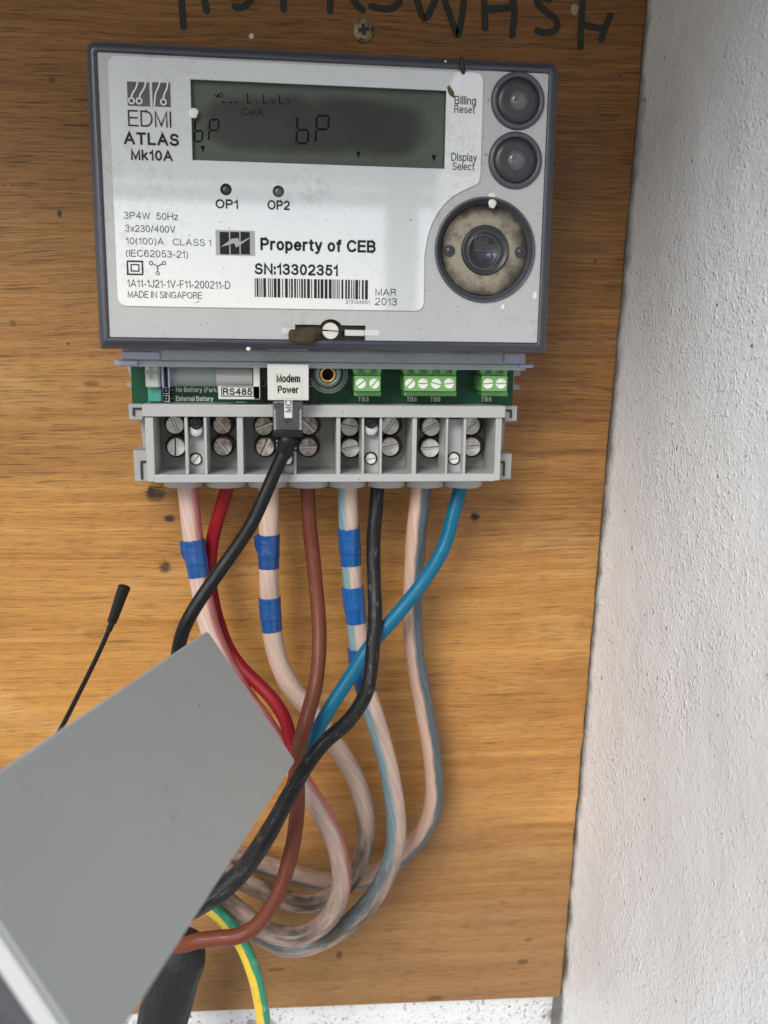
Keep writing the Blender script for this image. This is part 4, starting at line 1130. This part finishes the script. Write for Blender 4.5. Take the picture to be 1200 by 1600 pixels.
cable('brown_cable', 'long brown sheathed cable crossing in front of the blue cable', M['brown'],
    [(481, 765, .022), (483, 815, .024), (490, 880, .028), (496, 940, .032), (499, 1000, .038), (494, 1065, .046), (480, 1120, .054), (468, 1165, .058), (464, 1210, .058), (465, 1252, .060), (461, 1300, .063), (453, 1340, .066), (441, 1380, .069), (425, 1414, .071), (403, 1444, .072), (374, 1462, .072), (340, 1466, .071), (308, 1470, .070), (285, 1477, .067), (250, 1480, .060)], 11.5, group=G)
cable('black_cable', 'thick scuffed black cable sweeping down to the grey box corner', M['black'],
    [(590, 765, .023), (587, 800, .025), (583, 860, .030), (585, 915, .035), (586, 965, .041), (583, 1005, .047), (577, 1065, .056), (562, 1103, .062), (538, 1133, .067), (510, 1157, .071), (487, 1184, .074), (466, 1217, .076), (445, 1255, .077), (422, 1297, .078), (396, 1338, .078), (366, 1374, .078), (330, 1402, .077), (290, 1424, .074), (255, 1440, .070)], 10.8, group=G, wob=.07,
    radf=lambda t: 1.0 + .42 * min(1, max(0, (t - .60) / .28)) ** 1.2)
cable('earth_cable', 'yellow and green striped earth cable hanging below the brown cable', M['earth'],
    [(318, 1412, .040), (334, 1422, .042), (354, 1441, .045), (372, 1465, .048), (388, 1496, .050), (401, 1533, .050), (409, 1575, .049), (412, 1610, .048), (413, 1680, .046)], 11.3, rise=False, wob=.05)
cable('conduit_sleeve', 'thick black rubber sleeve rising behind the grey box at the bottom', M['conduit'],
    [(292, 1462, .040), (280, 1500, .040), (266, 1545, .040), (254, 1600, .040), (246, 1660, .040), (240, 1740, .040)], 41, cat='cable sleeve', rise=False, wob=.03, radf=lambda t: .55 + .45 * min(1, t * 6) ** .5)

# modem power lead: socket cover with sticker, clear plug, ribbed boot, cord
mp = thing('modem_power_lead', 'black power lead with clear plug under a white cap reading Modem Power', 'power lead', P(449, 600, .05))
MD = .0530
cap = obj('socket_cap', PB((418, 482.5, 569, 625.5, MD, .034)), M['white'], mp, bevel=.0003)
st = obj('sticker', PB((428, 472, 580.5, 622.5, MD + .0002, MD + .00002)), M['paper'], cap)
bm = BM(); text(bm, "Modem", 432, 469, 597.5, 585, MD + .0002, 1.1); text(bm, "Power", 434, 466.5, 614.5, 603, MD + .0002, 1.1)
obj('sticker_lettering', bm, M['ink'], cap)
plug = obj('clear_plug', PB((426, 474, 625.8, 673, MD - .001, .044)), M['clear_dark'], mp, bevel=.0007)
obj('plug_core', PB((434, 466, 612, 668, MD - .0055, MD - .0085)), M['recess'], plug, bevel=.0008)
obj('plug_contact', PB((428, 472, 612, 637, MD - .0045, MD - .0055)), M['hollow'], plug, bevel=.0005)
obj('plug_latch', PB((444, 457, 620, 653.5, MD - .0006, MD - .0022)), M['white'], plug, bevel=.0003)
bm = BM(); text(bm, "MC", 441.5, 459.5, 640, 630, MD - .0006, .8); q = P(450.5, 635, MD - .0006)
for v in bm.verts: v.co = Vector((q.x - (v.co.z - q.z), v.co.y, q.z + (v.co.x - q.x)))
obj('latch_lettering', bm, M['ink_light'], plug)
bm = BM(); prism([px2([(441.5, 655), (455, 655), (448.5, 664)], MD)], MD - .0009, MD - .002, bm); obj('plug_arrow', bm, M['hollow'], plug)
bm = PB((428, 431, 640, 672, MD - .0009, MD - .003), (468, 471, 640, 672, MD - .0009, MD - .003))
obj('plug_rib', bm, M['clear'], plug)
obj('plug_collar', PB((426, 473, 673, 684, MD - .0015, .043)), M['blackp'], mp, bevel=.0005)
bm = BM()
for (cx_, cy_, w_, t_) in ((451, 687.5, 40, 3.2), (449, 694, 38, 3.2), (447, 700.5, 34, 3), (446, 706.5, 27, 3)):
    a = P(cx_ - w_ / 2, cy_ - 2.0, MD - .004); b = P(cx_ + w_ / 2, cy_ + 4.0, MD - .004)
    tube([a.lerp(b, i / 5) for i in range(6)], Rm(cx_, cy_, MD, t_ * .62), 10, bm=bm)
    for v in (-1, 1):
        pass
tube([P(450, 680, MD - .005), P(448, 692, MD - .005), P(444, 708, MD - .005), P(441, 714, MD - .005)], lambda t: Rm(450, 690, MD, 17 - 6.5 * t), 20, bm=bm)
obj('ribbed_boot', bm, M['blackp'], mp, smooth=True)
pts = [(445, 702, .048), (442, 712, .0485), (434, 728, .050), (425, 748, .052), (406, 792, .056), (391, 822, .059), (371, 853, .062), (349, 884, .065), (326, 917, .068), (306, 947, .070), (290, 976, .071), (281, 1003, .070), (276, 1035, .066), (272, 1080, .060)]
sp = spline([P(*p) for p in pts], 10)
obj('cord', tube(sp, Rm(400, 800, .055, 10.6), 22, wob=.015), M['cord'], mp)

# ------------------------------------------------------------------ grey modem box hanging towards the camera, and its aerial
zA = .300
def cray(px, py, zc): return c2w(Vector(((px - 600) * zc / F, (py - 800) * zc / F, zc))) + Vector((0, -DB, 0))
Ac, Bc = cray(325, 985, zA), cray(462, 1189, zA)
Lc = Vector((202, -121, F)).normalized(); Lw = -c2w(Lc)                  # long axis, towards the camera
Uw = (Bc - Ac).normalized(); Lw = (Lw - Uw * Lw.dot(Uw)).normalized()
Nw = Uw.cross(Lw).normalized()
if Nw.dot(Vector((0, -DB, 0)) - (Ac + Bc) / 2) < 0: Nw = -Nw
LEN = (zA - zA / 1.93) / abs(Lc.z); W = (Bc - Ac).length
mb = thing('modem_box', 'plain grey plastic modem box hanging at a slant in the lower left', 'modem box', Ac)
def obox(bm, o, u0, u1, l0, l1, n0, n1, rr=0.0):
    pts = round_poly([(u0, l0), (u1, l0), (u1, l1), (u0, l1)], rr, 5) if rr else [(u0, l0), (u1, l0), (u1, l1), (u0, l1)]
    a = [bm.verts.new(o + Uw * u + Lw * l + Nw * n1) for u, l in pts]; b = [bm.verts.new(o + Uw * u + Lw * l + Nw * n0) for u, l in pts]
    bm.faces.new(a); bm.faces.new(b[::-1]); k = len(a)
    for i in range(k): bm.faces.new((a[i], b[i], b[(i + 1) % k], a[(i + 1) % k]))
    bmesh.ops.recalc_face_normals(bm, faces=bm.faces[:]); return bm
obj('lid', obox(BM(), Ac, 0, W, 0, LEN, -.0042, 0, .0016), M['boxgrey'], mb, bevel=.0006, seg=3)
obj('lid_rim', obox(BM(), Ac, .0006, W - .0006, LEN + .00002, LEN + .0012, -.0044, -.0004), M['boxlit'], mb, bevel=.0004)
obj('body', obox(BM(), Ac, .0010, W - .0010, .0010, LEN - .006, -.026, -.0043, .001), M['recess'], mb)
obj('rail', obox(BM(), Ac, .004, W - .004, LEN - .02, LEN - .001, -.0230, -.0170), M['alu'], mb, bevel=.0004)

an = thing('whip_antenna', 'thin black whip antenna with a thick rounded tip above the grey box', 'antenna', P(95, 1140, .045))
sp = spline([P(88, 1152, .040), P(106, 1118, .042), (P(140, 1050, .045)), P(160, 1008, .046), P(176, 970, .047)], 8)
ka = Rm(150, 1000, .045, 1)
obj('rod', tube(sp, lambda t: ka * (4.2 - .5 * t), 14), M['blackp'], an)
obj('collar', tube([P(170, 985, .047), P(178, 966, .047)], lambda t: ka * 5, 14), M['blackp'], an)
sp = spline([P(174.5, 972, .047), P(180, 958, .047), P(186, 940, .047), P(193, 921, .047), P(195, 915, .047)], 8)
obj('tip', tube(sp, lambda t: ka * (7.5 + 2.3 * min(1, t * 1.2)) * (1 - max(0, (t - .86) / .14) ** 3 * .5), 18), M['blackp'], an, smooth=True)

# ------------------------------------------------------------------ small things on the meter
GP = 'white paint drops on the meter'
for (x, y, rx, ry, lb, dd) in ((302, 177, 7.5, 8, 'round white paint drop on the left edge of the display', LD), (769, 306, 6.5, 4.5, 'white paint drop just above the optical port rim', FP),
                           (769, 318, 6, 7, 'white paint drop running over the optical port rim', FP + .0003), (836, 462, 3.8, 6, 'oval white paint drop beside the lower right cover edge', FP), (786, 480, 3, 4.2, 'tiny white paint drop below the optical port', FP),
                           (388, 545, 3.4, 3, 'small white paint fleck on the lower edge of the cover frame', FD), (696, 96, 2, 1.5, 'minute white fleck on the top of the meter cover', FD)):
    tag(obj('paint_drop', blob(x, y, dd, rx, ry, .0004, x), M['paint'], smooth=True), lb, 'paint drop', GP)
tag(obj('paint_drop', blob(393, 57, 0, 4, 4.5, .0006, 5), M['paint'], smooth=True), 'small white paint drop on the plywood above the display', 'paint drop')
tag(obj('paint_drop', blob(898, 15, 0, 6, 8, .0004, 9), plain("paint_thin", (.30, .25, .17), .6), smooth=True), 'pale paint drop beside the last written letter on the plywood', 'paint drop')
tag(obj('insect_husk', blob(722, 103, FD, 4.2, 12.5, .0011, 2, .35, .18), M['insect'], smooth=True), 'long dark insect husk stuck on the top edge of the meter cover', 'insect')
tag(obj('insect_husk', blob(704, 143, LD, 3.6, 8.5, .0009, 4, .5, .5), plain("husk_mottled", (.10, .07, .03), .5, var=.8, vscale=800), smooth=True), 'mottled brown insect husk by the word Billing', 'insect')
bm = BM()
sp = spline([P(451, 524, FP + .002), P(464, 524, FP + .0018), P(482, 523, FP + .0015), P(494, 519, FP), P(510, 517, FP - .002)], 8)
tube(sp, lambda t: ka * (10.5 - 1.5 * math.sin(t * 9)) * (1 - .75 * max(0, (t - .6) / .4)) * (1 - max(0, 1 - t / .12) ** 2 * .55), 18, wob=.5, bm=bm)
tag(obj('mud_tube', bm, M['dirt'], smooth=True), 'brown dried mud plug lying in the sealing slot', 'mud')
